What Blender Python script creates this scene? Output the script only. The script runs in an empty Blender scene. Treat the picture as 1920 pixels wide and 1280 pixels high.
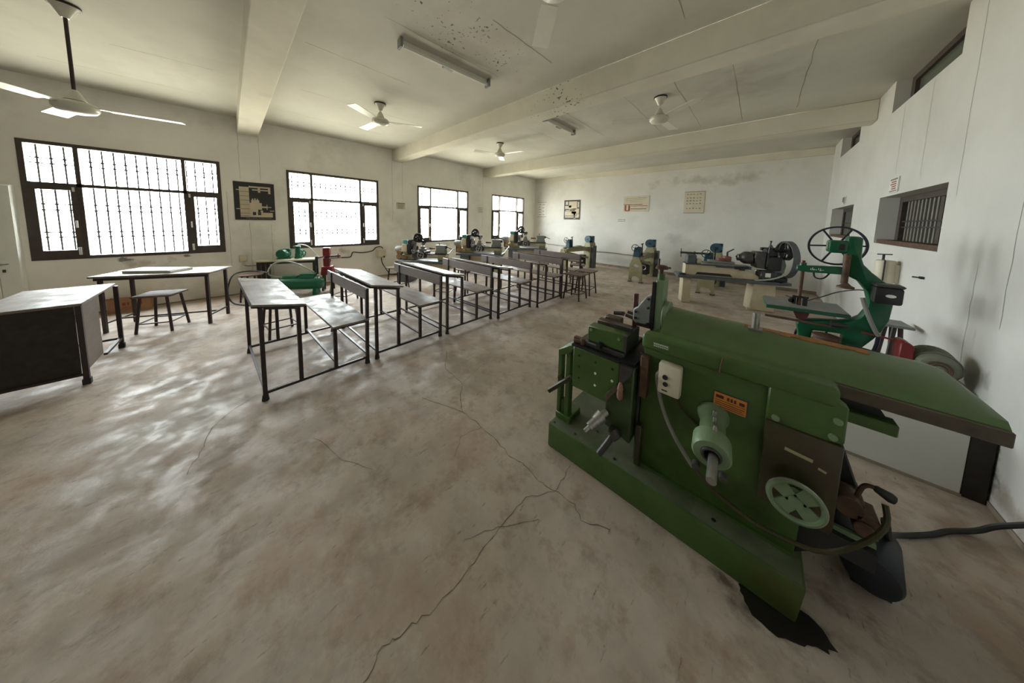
import bpy, bmesh, math, random
from mathutils import Vector, Matrix
RND = random.Random(11)
SC = bpy.context.scene
COL = SC.collection
PI = math.pi
def rad(a): return math.radians(a)

# ------------------------------------------------------------------ materials
MATS = {}
def mat(name, col, rough=0.6, metal=0.0, var=0.12, scale=8.0, bump=0.0, spec=0.5, stain=None, stain_amt=0.0, stain_scale=3.0, stretch=None):
    m = bpy.data.materials.new(name); m.use_nodes = True
    nt = m.node_tree; N = nt.nodes; L = nt.links
    b = N['Principled BSDF']
    b.inputs['Roughness'].default_value = rough
    b.inputs['Metallic'].default_value = metal
    b.inputs['Specular IOR Level'].default_value = spec
    tc = N.new('ShaderNodeTexCoord'); src = tc.outputs['Object']
    if stretch:
        mp = N.new('ShaderNodeMapping'); mp.inputs['Scale'].default_value = stretch
        L.new(src, mp.inputs['Vector']); src = mp.outputs['Vector']
    nz = N.new('ShaderNodeTexNoise'); nz.inputs['Scale'].default_value = scale; nz.inputs['Detail'].default_value = 6.0; nz.inputs['Roughness'].default_value = 0.6
    L.new(src, nz.inputs['Vector'])
    rp = N.new('ShaderNodeValToRGB')
    rp.color_ramp.elements[0].position = 0.3; rp.color_ramp.elements[1].position = 0.7
    lo = [max(0, c * (1 - var)) for c in col]; hi = [min(1, c * (1 + var)) for c in col]
    rp.color_ramp.elements[0].color = (*lo, 1); rp.color_ramp.elements[1].color = (*hi, 1)
    L.new(nz.outputs['Fac'], rp.inputs['Fac'])
    out = rp.outputs['Color']
    if stain:
        n2 = N.new('ShaderNodeTexNoise'); n2.inputs['Scale'].default_value = stain_scale; n2.inputs['Detail'].default_value = 8.0; n2.inputs['Roughness'].default_value = 0.65
        L.new(src, n2.inputs['Vector'])
        r2 = N.new('ShaderNodeValToRGB'); r2.color_ramp.elements[0].position = 0.52; r2.color_ramp.elements[1].position = 0.68
        r2.color_ramp.elements[0].color = (0, 0, 0, 1); r2.color_ramp.elements[1].color = (stain_amt,) * 3 + (1,)
        L.new(n2.outputs['Fac'], r2.inputs['Fac'])
        mx = N.new('ShaderNodeMix'); mx.data_type = 'RGBA'
        L.new(r2.outputs['Color'], mx.inputs[0]); L.new(out, mx.inputs[6]); mx.inputs[7].default_value = (*stain, 1)
        out = mx.outputs[2]
    L.new(out, b.inputs['Base Color'])
    if bump:
        bp = N.new('ShaderNodeBump'); bp.inputs['Strength'].default_value = bump; bp.inputs['Distance'].default_value = 0.01
        n3 = N.new('ShaderNodeTexNoise'); n3.inputs['Scale'].default_value = scale * 6; n3.inputs['Detail'].default_value = 4
        L.new(src, n3.inputs['Vector']); L.new(n3.outputs['Fac'], bp.inputs['Height']); L.new(bp.outputs['Normal'], b.inputs['Normal'])
    MATS[name] = m
    return m

def add_mask(m, centre, radius, col, amt, freq=6.0, lo=0.35, hi=0.6, scl=(1, 1, 1)):
    """a patch of dirt with a ragged edge at a fixed place on the surface"""
    nt = m.node_tree; N = nt.nodes; L = nt.links
    b = N['Principled BSDF']; prev = b.inputs['Base Color'].links[0].from_socket
    g = N.new('ShaderNodeTexCoord')
    mp = N.new('ShaderNodeMapping'); mp.vector_type = 'POINT'
    mp.inputs['Location'].default_value = [-centre[i] / radius * scl[i] for i in range(3)]
    mp.inputs['Scale'].default_value = [scl[i] / radius for i in range(3)]
    L.new(g.outputs['Object'], mp.inputs['Vector'])
    le = N.new('ShaderNodeVectorMath'); le.operation = 'LENGTH'; L.new(mp.outputs['Vector'], le.inputs[0])
    nz = N.new('ShaderNodeTexNoise'); nz.inputs['Scale'].default_value = freq; nz.inputs['Detail'].default_value = 7; nz.inputs['Roughness'].default_value = 0.65
    L.new(g.outputs['Object'], nz.inputs['Vector'])
    inv = N.new('ShaderNodeMapRange'); inv.inputs[1].default_value = 0.0; inv.inputs[2].default_value = 1.0; inv.inputs[3].default_value = 0.28; inv.inputs[4].default_value = -0.35
    L.new(le.outputs['Value'], inv.inputs[0])
    ad = N.new('ShaderNodeMath'); ad.operation = 'ADD'; L.new(nz.outputs['Fac'], ad.inputs[0]); L.new(inv.outputs[0], ad.inputs[1])
    mr = N.new('ShaderNodeMapRange'); mr.inputs[1].default_value = lo + 0.2; mr.inputs[2].default_value = hi + 0.2; mr.inputs[3].default_value = 0; mr.inputs[4].default_value = amt
    L.new(ad.outputs[0], mr.inputs[0])
    mx = N.new('ShaderNodeMix'); mx.data_type = 'RGBA'
    L.new(mr.outputs[0], mx.inputs[0]); L.new(prev, mx.inputs[6]); mx.inputs[7].default_value = (*col, 1)
    L.new(mx.outputs[2], b.inputs['Base Color'])

def rough_var(m, a, bq, scale, lo=0.4, hi=0.6, stretch=None):
    nt = m.node_tree; N = nt.nodes; L = nt.links; b = N['Principled BSDF']
    tc = N.new('ShaderNodeTexCoord'); nz = N.new('ShaderNodeTexNoise'); nz.inputs['Scale'].default_value = scale; nz.inputs['Detail'].default_value = 7; nz.inputs['Roughness'].default_value = 0.6
    src = tc.outputs['Object']
    if stretch:
        mp = N.new('ShaderNodeMapping'); mp.inputs['Scale'].default_value = stretch; L.new(src, mp.inputs['Vector']); src = mp.outputs['Vector']
    L.new(src, nz.inputs['Vector'])
    mr = N.new('ShaderNodeMapRange'); mr.inputs[1].default_value = lo; mr.inputs[2].default_value = hi; mr.inputs[3].default_value = a; mr.inputs[4].default_value = bq
    L.new(nz.outputs['Fac'], mr.inputs[0]); L.new(mr.outputs[0], b.inputs['Roughness'])

def specks(m, centre, radius, scl, col):
    """peeling paint flecks gathered in one region"""
    nt = m.node_tree; N = nt.nodes; L = nt.links
    b = N['Principled BSDF']; prev = b.inputs['Base Color'].links[0].from_socket
    g = N.new('ShaderNodeTexCoord')
    v = N.new('ShaderNodeTexNoise'); v.inputs['Scale'].default_value = 26; v.inputs['Detail'].default_value = 3
    L.new(g.outputs['Object'], v.inputs['Vector'])
    mp = N.new('ShaderNodeMapping'); mp.inputs['Location'].default_value = [-centre[i] / radius * scl[i] for i in range(3)]; mp.inputs['Scale'].default_value = [scl[i] / radius for i in range(3)]
    L.new(g.outputs['Object'], mp.inputs['Vector'])
    le = N.new('ShaderNodeVectorMath'); le.operation = 'LENGTH'; L.new(mp.outputs['Vector'], le.inputs[0])
    n2 = N.new('ShaderNodeTexNoise'); n2.inputs['Scale'].default_value = 3.5; n2.inputs['Detail'].default_value = 3; L.new(g.outputs['Object'], n2.inputs['Vector'])
    a1 = N.new('ShaderNodeMapRange'); a1.inputs[1].default_value = 0.2; a1.inputs[2].default_value = 1.0; a1.inputs[3].default_value = 0.07; a1.inputs[4].default_value = -0.16
    L.new(le.outputs['Value'], a1.inputs[0])
    s1 = N.new('ShaderNodeMath'); s1.operation = 'ADD'; L.new(v.outputs['Fac'], s1.inputs[0]); L.new(a1.outputs[0], s1.inputs[1])
    s2 = N.new('ShaderNodeMath'); s2.operation = 'MULTIPLY_ADD'; L.new(n2.outputs['Fac'], s2.inputs[0]); s2.inputs[1].default_value = 0.35; L.new(s1.outputs[0], s2.inputs[2])
    mr = N.new('ShaderNodeMapRange'); mr.inputs[1].default_value = 0.87; mr.inputs[2].default_value = 0.90
    L.new(s2.outputs[0], mr.inputs[0])
    mx = N.new('ShaderNodeMix'); mx.data_type = 'RGBA'
    L.new(mr.outputs[0], mx.inputs[0]); L.new(prev, mx.inputs[6]); mx.inputs[7].default_value = (*col, 1)
    L.new(mx.outputs[2], b.inputs['Base Color'])

# ------------------------------------------------------------------ mesh building
ROOTM = {}
def frame(axis):
    a = Vector(axis).normalized()
    u = a.orthogonal().normalized()
    if abs(a.z) < 0.9:
        u = Vector((0, 0, 1)).cross(a).normalized()
    return a, u, a.cross(u)

class B:
    def __init__(s): s.bm = bmesh.new()
    def _f(s, vs, faces):
        V = [s.bm.verts.new(v) for v in vs]
        for f in faces:
            try: s.bm.faces.new([V[i] for i in f])
            except ValueError: pass
        return s
    def bx(s, x0, x1, y0, y1, z0, z1):
        v = [(x, y, z) for z in (z0, z1) for y in (y0, y1) for x in (x0, x1)]
        return s._f(v, [(0, 2, 3, 1), (4, 5, 7, 6), (0, 1, 5, 4), (2, 6, 7, 3), (0, 4, 6, 2), (1, 3, 7, 5)])
    def bar(s, p, q, w, h, up=(0, 0, 1)):
        p, q = Vector(p), Vector(q); a = (q - p).normalized(); u = Vector(up)
        sd = a.cross(u)
        if sd.length < 1e-4: sd = a.cross(Vector((1, 0, 0)))
        sd.normalize(); u = sd.cross(a)
        v = [c + sd * (i * w / 2) + u * (j * h / 2) for c in (p, q) for i, j in ((-1, -1), (1, -1), (1, 1), (-1, 1))]
        return s._f(v, [(0, 3, 2, 1), (4, 5, 6, 7), (0, 1, 5, 4), (1, 2, 6, 5), (2, 3, 7, 6), (3, 0, 4, 7)])
    def cyl(s, p, q, r0, r1=None, n=20):
        return s.lathe([(r0, 0), (r0 if r1 is None else r1, (Vector(q) - Vector(p)).length)], p, Vector(q) - Vector(p), n)
    def lathe(s, prof, p, axis=(0, 0, 1), n=24, cap=True, closed=False):
        a, u, w = frame(axis); p = Vector(p); rings = []
        for r, h in prof:
            c = p + a * h
            if r < 1e-6: rings.append([s.bm.verts.new(c)])
            else: rings.append([s.bm.verts.new(c + u * (r * math.cos(2 * PI * i / n)) + w * (r * math.sin(2 * PI * i / n))) for i in range(n)])
        prs = list(zip(rings, rings[1:]))
        if closed: prs.append((rings[-1], rings[0]))
        for A, Bq in prs:
            for i in range(n):
                j = (i + 1) % n
                if len(A) == 1 and len(Bq) == 1: continue
                if len(A) == 1: s.bm.faces.new((A[0], Bq[i], Bq[j]))
                elif len(Bq) == 1: s.bm.faces.new((A[i], A[j], Bq[0]))
                else: s.bm.faces.new((A[i], A[j], Bq[j], Bq[i]))
        if cap and not closed:
            if len(rings[0]) > 2: s.bm.faces.new(list(reversed(rings[0])))
            if len(rings[-1]) > 2: s.bm.faces.new(rings[-1])
        return s
    def ring(s, c, axis, R, r, n=32, k=8, w=None):
        """a rim: torus, or a flat band of width w"""
        if w is None: prof = [(R + r * math.cos(2 * PI * i / k), r * math.sin(2 * PI * i / k)) for i in range(k)]
        else: prof = [(R - r, -w / 2), (R + r, -w / 2), (R + r, w / 2), (R - r, w / 2)]
        return s.lathe(prof, c, axis, n, False, True)
    def tube(s, pts, r, n=8, closed=False, smooth=0):
        P = [Vector(p) for p in pts]
        for _ in range(smooth):
            Q = [] if closed else [P[0]]
            m = len(P)
            for i in range(m if closed else m - 1):
                a, b = P[i], P[(i + 1) % m]
                Q += [a * .75 + b * .25, a * .25 + b * .75]
            if not closed: Q.append(P[-1])
            P = Q
        m = len(P); rings = []; u = None
        for i in range(m):
            if closed: t = P[(i + 1) % m] - P[i - 1]
            else: t = P[min(i + 1, m - 1)] - P[max(i - 1, 0)]
            t.normalize()
            if u is None: u = t.orthogonal().normalized()
            else:
                u = u - t * u.dot(t)
                u = u.normalized() if u.length > 1e-6 else t.orthogonal().normalized()
            w = t.cross(u)
            rings.append([s.bm.verts.new(P[i] + u * (r * math.cos(2 * PI * k / n)) + w * (r * math.sin(2 * PI * k / n))) for k in range(n)])
        prs = list(zip(rings, rings[1:])) + ([(rings[-1], rings[0])] if closed else [])
        for A, Bq in prs:
            for k in range(n):
                j = (k + 1) % n
                s.bm.faces.new((A[k], A[j], Bq[j], Bq[k]))
        if not closed:
            s.bm.faces.new(list(reversed(rings[0]))); s.bm.faces.new(rings[-1])
        return s
    def prism(s, poly, axis, a, b):
        def P(p, t):
            return {'x': (t, p[0], p[1]), 'y': (p[0], t, p[1]), 'z': (p[0], p[1], t)}[axis]
        n = len(poly)
        A = [s.bm.verts.new(P(p, a)) for p in poly]; Bq = [s.bm.verts.new(P(p, b)) for p in poly]
        s.bm.faces.new(list(reversed(A))); s.bm.faces.new(Bq)
        for i in range(n):
            j = (i + 1) % n; s.bm.faces.new((A[i], A[j], Bq[j], Bq[i]))
        return s
    def sph(s, c, rx, ry=None, rz=None, n=16, m=10):
        ry = rx if ry is None else ry; rz = rx if rz is None else rz
        k = len(s.bm.verts)
        g = bmesh.ops.create_uvsphere(s.bm, u_segments=n, v_segments=m, radius=1.0)
        bmesh.ops.transform(s.bm, matrix=Matrix.Translation(c) @ Matrix.Diagonal((rx, ry, rz, 1)), verts=g['verts'])
        return s
    def xf(s, M):
        bmesh.ops.transform(s.bm, matrix=M, verts=s.bm.verts); return s
    def poly(s, pts):
        s.bm.faces.new([s.bm.verts.new(p) for p in pts]); return s
    def text(s, txt, size, M):
        cu = bpy.data.curves.new('lettering', 'FONT'); cu.body = txt; cu.size = size; cu.extrude = 0.0006; cu.align_x = 'CENTER'; cu.align_y = 'CENTER'
        ob = bpy.data.objects.new('lettering', cu); COL.objects.link(ob)
        me = bpy.data.meshes.new_from_object(ob.evaluated_get(bpy.context.evaluated_depsgraph_get()))
        me.transform(M); s.bm.from_mesh(me)
        bpy.data.objects.remove(ob); bpy.data.curves.remove(cu); bpy.data.meshes.remove(me)
        return s
    def build(s, name, m, parent=None, local=False, bev=0.0, seg=1, ang=38, flat=False):
        bm = s.bm
        if len(bm.faces) == 0: print('EMPTY', name)
        bmesh.ops.recalc_face_normals(bm, faces=bm.faces)
        if bev:
            es = [e for e in bm.edges if len(e.link_faces) == 2 and e.calc_face_angle(0) > rad(50)]
            bmesh.ops.bevel(bm, geom=es, offset=bev, segments=seg, affect='EDGES', clamp_overlap=True, profile=0.5)
        for f in bm.faces: f.smooth = not flat
        for e in bm.edges:
            e.smooth = len(e.link_faces) == 2 and e.calc_face_angle(0) < rad(ang)
        RM = ROOTM.get(parent.name) if parent else None
        org = Vector((0, 0, 0))
        if parent is not None:
            if not local: bmesh.ops.transform(bm, matrix=RM.inverted(), verts=bm.verts)
        elif not local:
            xs = [v.co for v in bm.verts]
            org = Vector(((min(v.x for v in xs) + max(v.x for v in xs)) / 2, (min(v.y for v in xs) + max(v.y for v in xs)) / 2, min(v.z for v in xs)))
            bmesh.ops.translate(bm, verts=bm.verts, vec=-org)
        me = bpy.data.meshes.new(name); bm.to_mesh(me); bm.free()
        me.materials.append(m) if not isinstance(m, (list, tuple)) else [me.materials.append(k) for k in m]
        o = bpy.data.objects.new(name, me); COL.objects.link(o)
        if parent is not None:
            o.parent = parent; ROOTM[o.name] = RM
        else:
            o.location = org; ROOTM[o.name] = Matrix.Translation(org)
        return o

def bars(name, m, parent, segs, w, h, local=False):
    for p, q in segs: B().bar(p, q, w, h).build(name, m, parent, local=local)
def thing(name, label, cat, loc=(0, 0, 0), rz=0.0, group=None):
    o = bpy.data.objects.new(name, None); COL.objects.link(o)
    o.empty_display_size = 0.1
    o.location = loc; o.rotation_euler = (0, 0, rad(rz))
    ROOTM[o.name] = Matrix.Translation(Vector(loc)) @ Matrix.Rotation(rad(rz), 4, 'Z')
    o['label'] = label; o['category'] = cat
    if group: o['group'] = group
    return o
def tag(o, label, cat, group=None):
    o['label'] = label; o['category'] = cat
    if group: o['group'] = group
    return o
def struct(o, label=None):
    o['kind'] = 'structure'
    if label: o['label'] = label
    return o
def sroot(name, loc=(0, 0, 0), rz=0.0, label=None):
    o = bpy.data.objects.new(name, None); COL.objects.link(o); o.location = loc; o.rotation_euler = (0, 0, rad(rz)); o.empty_display_size = 0.1
    ROOTM[o.name] = Matrix.Translation(Vector(loc)) @ Matrix.Rotation(rad(rz), 4, 'Z')
    return struct(o, label)
def dup(root, loc, rz, label, scale=None, group=None):
    r = root.copy(); COL.objects.link(r); r.location = loc; r.rotation_euler = (0, 0, rad(rz)); r['label'] = label
    if group: r['group'] = group
    if scale: r.scale = (scale,) * 3
    def cp(src, par):
        for ch in src.children:
            c = ch.copy(); COL.objects.link(c); c.parent = par; cp(ch, c)
    cp(root, r)
    ROOTM[r.name] = Matrix.Translation(Vector(loc)) @ Matrix.Rotation(rad(rz), 4, 'Z') @ Matrix.Diagonal((scale or 1,) * 3 + (1,))
    return r

# palette
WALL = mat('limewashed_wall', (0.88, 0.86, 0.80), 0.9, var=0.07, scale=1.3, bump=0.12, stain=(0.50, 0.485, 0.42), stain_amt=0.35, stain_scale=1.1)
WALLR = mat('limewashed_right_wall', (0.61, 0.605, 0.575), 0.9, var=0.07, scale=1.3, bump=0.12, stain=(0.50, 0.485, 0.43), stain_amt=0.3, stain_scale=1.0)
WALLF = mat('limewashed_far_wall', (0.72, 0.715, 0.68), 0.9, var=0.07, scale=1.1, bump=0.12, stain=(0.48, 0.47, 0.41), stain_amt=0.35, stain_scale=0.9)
CEIL = mat('whitewashed_ceiling', (0.59, 0.58, 0.515), 0.92, var=0.08, scale=1.2, bump=0.15, stain=(0.46, 0.44, 0.37), stain_amt=0.35, stain_scale=1.4)
BEAM = mat('whitewashed_beam', (0.68, 0.65, 0.545), 0.92, var=0.08, scale=1.2, bump=0.15, stain=(0.48, 0.45, 0.37), stain_amt=0.3, stain_scale=1.6)
SEAM = mat('formwork_seam', (0.28, 0.26, 0.2), 0.9)
FLOOR = mat('worn_concrete', (0.46, 0.388, 0.328), 0.5, var=0.2, scale=2.6, bump=0.3, stain=(0.30, 0.225, 0.165), stain_amt=0.7, stain_scale=1.2)
CRACK = mat('floor_crack', (0.13, 0.10, 0.08), 0.9)
OIL = mat('oil_soaked_concrete', (0.012, 0.010, 0.008), 0.35)
BASEB = mat('skirting_plaster', (0.27, 0.22, 0.17), 0.85, var=0.25)
FRAME = mat('dark_window_wood', (0.062, 0.048, 0.040), 0.55, var=0.25, scale=10)
IRON = mat('black_iron', (0.035, 0.032, 0.032), 0.5, metal=0.3)
WHITEP = mat('white_plastic', (0.72, 0.72, 0.68), 0.45, var=0.05)
CREAMP = mat('cream_enamel', (0.62, 0.57, 0.44), 0.45, var=0.08)
FANW = mat('fan_enamel', (0.66, 0.64, 0.56), 0.3, var=0.05)
STEELW = mat('white_painted_steel', (0.84, 0.86, 0.81), 0.38, var=0.04)
LAM = mat('worn_laminate', (0.225, 0.185, 0.155), 0.45, spec=0.28, var=0.25, scale=9, stain=(0.13, 0.105, 0.085), stain_amt=0.5, stain_scale=7, stretch=(0.25, 2.5, 1))
LAMB = mat('grey_brown_backboard', (0.15, 0.118, 0.102), 0.42, var=0.18, scale=14, stretch=(0.5, 1, 3))
LEG = mat('brown_enamel_tube', (0.030, 0.018, 0.018), 0.42, var=0.2)
DUSTG = mat('dusty_green_paint', (0.105, 0.125, 0.075), 0.6, var=0.25, scale=8, stain=(0.055, 0.085, 0.03), stain_amt=0.7, stain_scale=5)
DWOOD = mat('dark_stained_board', (0.022, 0.016, 0.012), 0.5, var=0.4, scale=20)
STOOLT = mat('brown_stool_board', (0.15, 0.10, 0.078), 0.6, spec=0.3, var=0.25, scale=14)
PAPER = mat('paper', (0.78, 0.77, 0.74), 0.8, var=0.03)
CARD = mat('corrugated_cardboard', (0.40, 0.22, 0.12), 0.85, var=0.12)
INKR = mat('red_ink', (0.30, 0.07, 0.05), 0.8)
INKD = mat('dark_ink', (0.06, 0.06, 0.06), 0.8)
INKG = mat('grey_ink', (0.25, 0.24, 0.23), 0.8)
GREEN = mat('machine_green', (0.052, 0.104, 0.022), 0.42, var=0.16, scale=7, stain=(0.040, 0.062, 0.018), stain_amt=0.6, stain_scale=4)
GREENL = mat('machine_green_light', (0.072, 0.128, 0.040), 0.45, var=0.16, scale=9, stain=(0.10, 0.10, 0.06), stain_amt=0.5, stain_scale=6)
GREENO = mat('oily_machine_green', (0.038, 0.034, 0.012), 0.38, var=0.4, scale=9, stain=(0.06, 0.022, 0.008), stain_amt=0.7, stain_scale=6)
GREENP = mat('pale_green_casting', (0.16, 0.23, 0.13), 0.45, var=0.15, scale=9)
TEALG = mat('compressor_green', (0.010, 0.150, 0.080), 0.35, var=0.12)
SAWG = mat('saw_green', (0.004, 0.085, 0.036), 0.35, var=0.15)
RUST = mat('rusty_iron', (0.10, 0.055, 0.035), 0.65, metal=0.2, var=0.4, scale=18)
RUSTO = mat('orange_rust', (0.28, 0.11, 0.02), 0.7, var=0.4, scale=16)
BROWNF = mat('brown_slideway', (0.085, 0.065, 0.045), 0.5, metal=0.3, var=0.35, scale=14)
STEEL = mat('worn_steel', (0.33, 0.32, 0.30), 0.36, metal=0.8, var=0.3, scale=14)
STEELD = mat('dark_steel', (0.075, 0.072, 0.07), 0.42, metal=0.6, var=0.3, scale=14)
GREYC = mat('grey_casting', (0.20, 0.21, 0.20), 0.5, var=0.2, scale=9)
SLATE = mat('slate_grey_paint', (0.085, 0.095, 0.105), 0.45, var=0.2, scale=8)
BLACKM = mat('black_machine_paint', (0.013, 0.013, 0.015), 0.45, var=0.3)
CREAM = mat('cream_machine_paint', (0.55, 0.48, 0.33), 0.5, var=0.12, scale=6, stain=(0.35, 0.29, 0.19), stain_amt=0.4, stain_scale=5)
OLIVE = mat('olive_cream_paint', (0.30, 0.28, 0.16), 0.5, var=0.15, scale=6)
BRASSY = mat('bronze_gear', (0.32, 0.20, 0.09), 0.42, metal=0.5, var=0.4, scale=30)
BLUEM = mat('blue_machine_paint', (0.022, 0.075, 0.115), 0.45, var=0.2)
NAVY = mat('dark_blue_enamel', (0.016, 0.017, 0.036), 0.35, var=0.2)
MOTORB = mat('blue_black_motor_paint', (0.008, 0.013, 0.021), 0.5, var=0.3)
TEALC = mat('teal_cover', (0.05, 0.22, 0.19), 0.5, var=0.1)
RED = mat('red_machine_paint', (0.19, 0.016, 0.018), 0.42, var=0.2, scale=12)
MAROON = mat('maroon_paint', (0.075, 0.018, 0.016), 0.5, var=0.25)
PINK = mat('faded_red_wood', (0.22, 0.075, 0.065), 0.5, var=0.2)
TANW = mat('wooden_grip', (0.26, 0.14, 0.09), 0.5, var=0.2)
RUBBER = mat('black_rubber', (0.018, 0.017, 0.017), 0.6)
HOSEG = mat('grey_green_hose', (0.42, 0.48, 0.40), 0.5, var=0.06)
CONDUIT = mat('grey_conduit', (0.23, 0.225, 0.20), 0.5, var=0.12)
ORANGE = mat('orange_plate_paint', (0.52, 0.19, 0.03), 0.5, var=0.15, scale=20)
MOTORG = mat('grey_green_motor', (0.16, 0.17, 0.13), 0.5, var=0.2)
BOARD = mat('black_poster_print', (0.026, 0.023, 0.022), 0.45, var=0.15)
CREAMK = mat('cream_poster_print', (0.58, 0.51, 0.38), 0.6, var=0.06)
REVEAL = mat('grey_reveal_plaster', (0.50, 0.49, 0.46), 0.9, var=0.08)
BLOCKP = mat('dark_shutter_wood', (0.028, 0.022, 0.018), 0.6, var=0.3)  # for the added panels that keep daylight out of the right windows
SLATM = mat('grey_bar_paint', (0.20, 0.19, 0.16), 0.5, var=0.15)
DUSKG = mat('dusty_green_glass', (0.10, 0.115, 0.085), 0.25, var=0.15)
GLASS = bpy.data.materials.new('window_glass'); GLASS.use_nodes = True
def _glass(m):
    nt = m.node_tree; N = nt.nodes; L = nt.links; N.remove(N['Principled BSDF'])
    t = N.new('ShaderNodeBsdfTransparent'); t.inputs[0].default_value = (0.93, 0.95, 0.94, 1)
    g = N.new('ShaderNodeBsdfGlossy'); g.inputs['Roughness'].default_value = 0.05
    fr = N.new('ShaderNodeLayerWeight'); fr.inputs[0].default_value = 0.5
    pw = N.new('ShaderNodeMath'); pw.operation = 'POWER'; L.new(fr.outputs['Facing'], pw.inputs[0]); pw.inputs[1].default_value = 5.0
    ma = N.new('ShaderNodeMath'); ma.operation = 'MULTIPLY_ADD'; L.new(pw.outputs[0], ma.inputs[0]); ma.inputs[1].default_value = 0.5; ma.inputs[2].default_value = 0.03
    mx = N.new('ShaderNodeMixShader'); L.new(ma.outputs[0], mx.inputs[0]); L.new(t.outputs[0], mx.inputs[1]); L.new(g.outputs[0], mx.inputs[2])
    L.new(mx.outputs[0], N['Material Output'].inputs[0])
_glass(GLASS)
def grain(m, scale, lo, hi, col, amt, rot=0, stretch=(1, 1, 1)):
    nt = m.node_tree; N = nt.nodes; L = nt.links; b = N['Principled BSDF']; prev = b.inputs['Base Color'].links[0].from_socket
    tc = N.new('ShaderNodeTexCoord'); nz = N.new('ShaderNodeTexNoise'); nz.inputs['Scale'].default_value = scale; nz.inputs['Detail'].default_value = 9; nz.inputs['Roughness'].default_value = 0.72
    mp = N.new('ShaderNodeMapping'); mp.inputs['Rotation'].default_value = (0, 0, rad(rot)); mp.inputs['Scale'].default_value = stretch
    L.new(tc.outputs['Object'], mp.inputs['Vector']); L.new(mp.outputs['Vector'], nz.inputs['Vector'])
    mr = N.new('ShaderNodeMapRange'); mr.inputs[1].default_value = lo; mr.inputs[2].default_value = hi; mr.inputs[3].default_value = 0; mr.inputs[4].default_value = amt
    L.new(nz.outputs['Fac'], mr.inputs[0])
    mx = N.new('ShaderNodeMix'); mx.data_type = 'RGBA'; L.new(mr.outputs[0], mx.inputs[0]); L.new(prev, mx.inputs[6]); mx.inputs[7].default_value = (*col, 1)
    L.new(mx.outputs[2], b.inputs['Base Color'])
grain(FLOOR, 7.0, .50, .66, (0.24, 0.17, 0.125), 0.6)
grain(FLOOR, 4.0, .54, .68, (0.56, 0.52, 0.47), 0.55)
grain(FLOOR, 1.7, .50, .64, (0.40, 0.26, 0.18), 0.55)
grain(FLOOR, 2.3, .54, .66, (0.36, 0.335, 0.30), 0.5)
grain(FLOOR, 9.0, .60, .68, (0.12, 0.09, 0.07), 0.7, 4, (5, 1, 1))
grain(FLOOR, 34.0, .66, .71, (0.09, 0.07, 0.055), 0.75)
rough_var(FLOOR, 0.42, 0.85, 5.5, 0.38, 0.6)
rough_var(LAM, 0.38, 0.62, 8, 0.4, 0.62)

# ------------------------------------------------------------------ the room
XL, XR, YF, YN, ZC, ZB = -7.031, 1.031, 8.873, -9.0, 3.227, 2.951
WT, WB = 2.411, 0.8155
WW = 1.755
WY = [-1.836, 0.816, 3.609, 6.406]
TH = 0.23
# floor with its cracks and the oil patch
b = B().bx(XL - .3, XR + .3, YN - .2, YF + .2, -0.12, 0.0)
def ribbon(bb, pts, w, z, mi):
    P = [Vector((x, y, z)) for x, y in pts]
    Q = []
    for i in range(len(P) - 1):
        for k in range(5):
            t = k / 5; p = P[i].lerp(P[i + 1], t); Q.append(p + Vector((RND.uniform(-1, 1), RND.uniform(-1, 1), 0)) * 0.008)
    Q.append(P[-1])
    pv = None
    for i, p in enumerate(Q):
        d = (Q[min(i + 1, len(Q) - 1)] - Q[max(i - 1, 0)]).normalized(); nn = Vector((-d.y, d.x, 0)) * (w * RND.uniform(.35, 1) / 2)
        c = (bb.bm.verts.new(p + nn), bb.bm.verts.new(p - nn))
        if pv:
            f = bb.bm.faces.new((pv[0], pv[1], c[1], c[0])); f.material_index = mi
        pv = c
for pts, w in [([(-1.96, 1.03), (-1.58, 1.17), (-1.36, 1.18), (-1.2, 1.17), (-1.07, 1.15), (-.94, 1.17), (-.82, 1.15), (-.72, 1.17), (-.61, 1.18), (-.54, 1.14), (-.42, 1.2)], .007),
               ([(-.72, 1.17), (-.82, 1.03), (-.82, .84), (-.81, .72), (-.8, .61), (-.8, .47), (-.83, .36), (-.85, .29), (-.82, .22)], .006),
               ([(-2.5, 1.62), (-2.21, 1.41), (-1.87, 1.38), (-1.74, 1.25), (-1.58, 1.17)], .007), ([(-.72, 1.17), (-.73, 1.26), (-.74, 1.37)], .005),
               ([(-2.3, -.25), (-2.5, -.19), (-2.7, -.16), (-2.84, -.06), (-2.96, .08)], .005), ([(-2.1, .32), (-1.78, .4), (-1.57, .51)], .004),
               ([(-.9, .68), (-.82, .83), (-.7, .99)], .004), ([(-1.36, 1.18), (-1.4, 1.02), (-1.3, .9)], .004), ([(-1.87, 1.38), (-2.0, 1.7), (-1.95, 2.1)], .004),
               ([(-1.2, 3.1), (-.9, 2.6), (-.95, 2.2)], .004), ([(-.3, .2), (-.05, .55), (.1, .62)], .004)]:
    ribbon(b, pts, w * .68, 0.0008, 1)
blob = []
for i in range(40):
    a = 2 * PI * i / 40; rr = 1 + .16 * math.sin(3 * a + 1) + RND.uniform(-.08, .08)
    blob.append((0.165 + .13 * rr * math.cos(a), 1.40 + .088 * rr * math.sin(a), 0.0012))
f = b.bm.faces.new([b.bm.verts.new(p) for p in blob]); f.material_index = 2
o = b.build('floor', [FLOOR, CRACK, OIL], local=True); struct(o)
add_mask(FLOOR, (-2.9, -.35, 0), 1.5, (0.50, 0.46, 0.41), 0.65, 2.2, .3, .5, (1, 1.2, 0))
add_mask(FLOOR, (-3.6, -.4, 0), .75, (0.22, 0.165, 0.12), 0.8, 4.5, .42, .52, (1, 1.2, 0))
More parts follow.
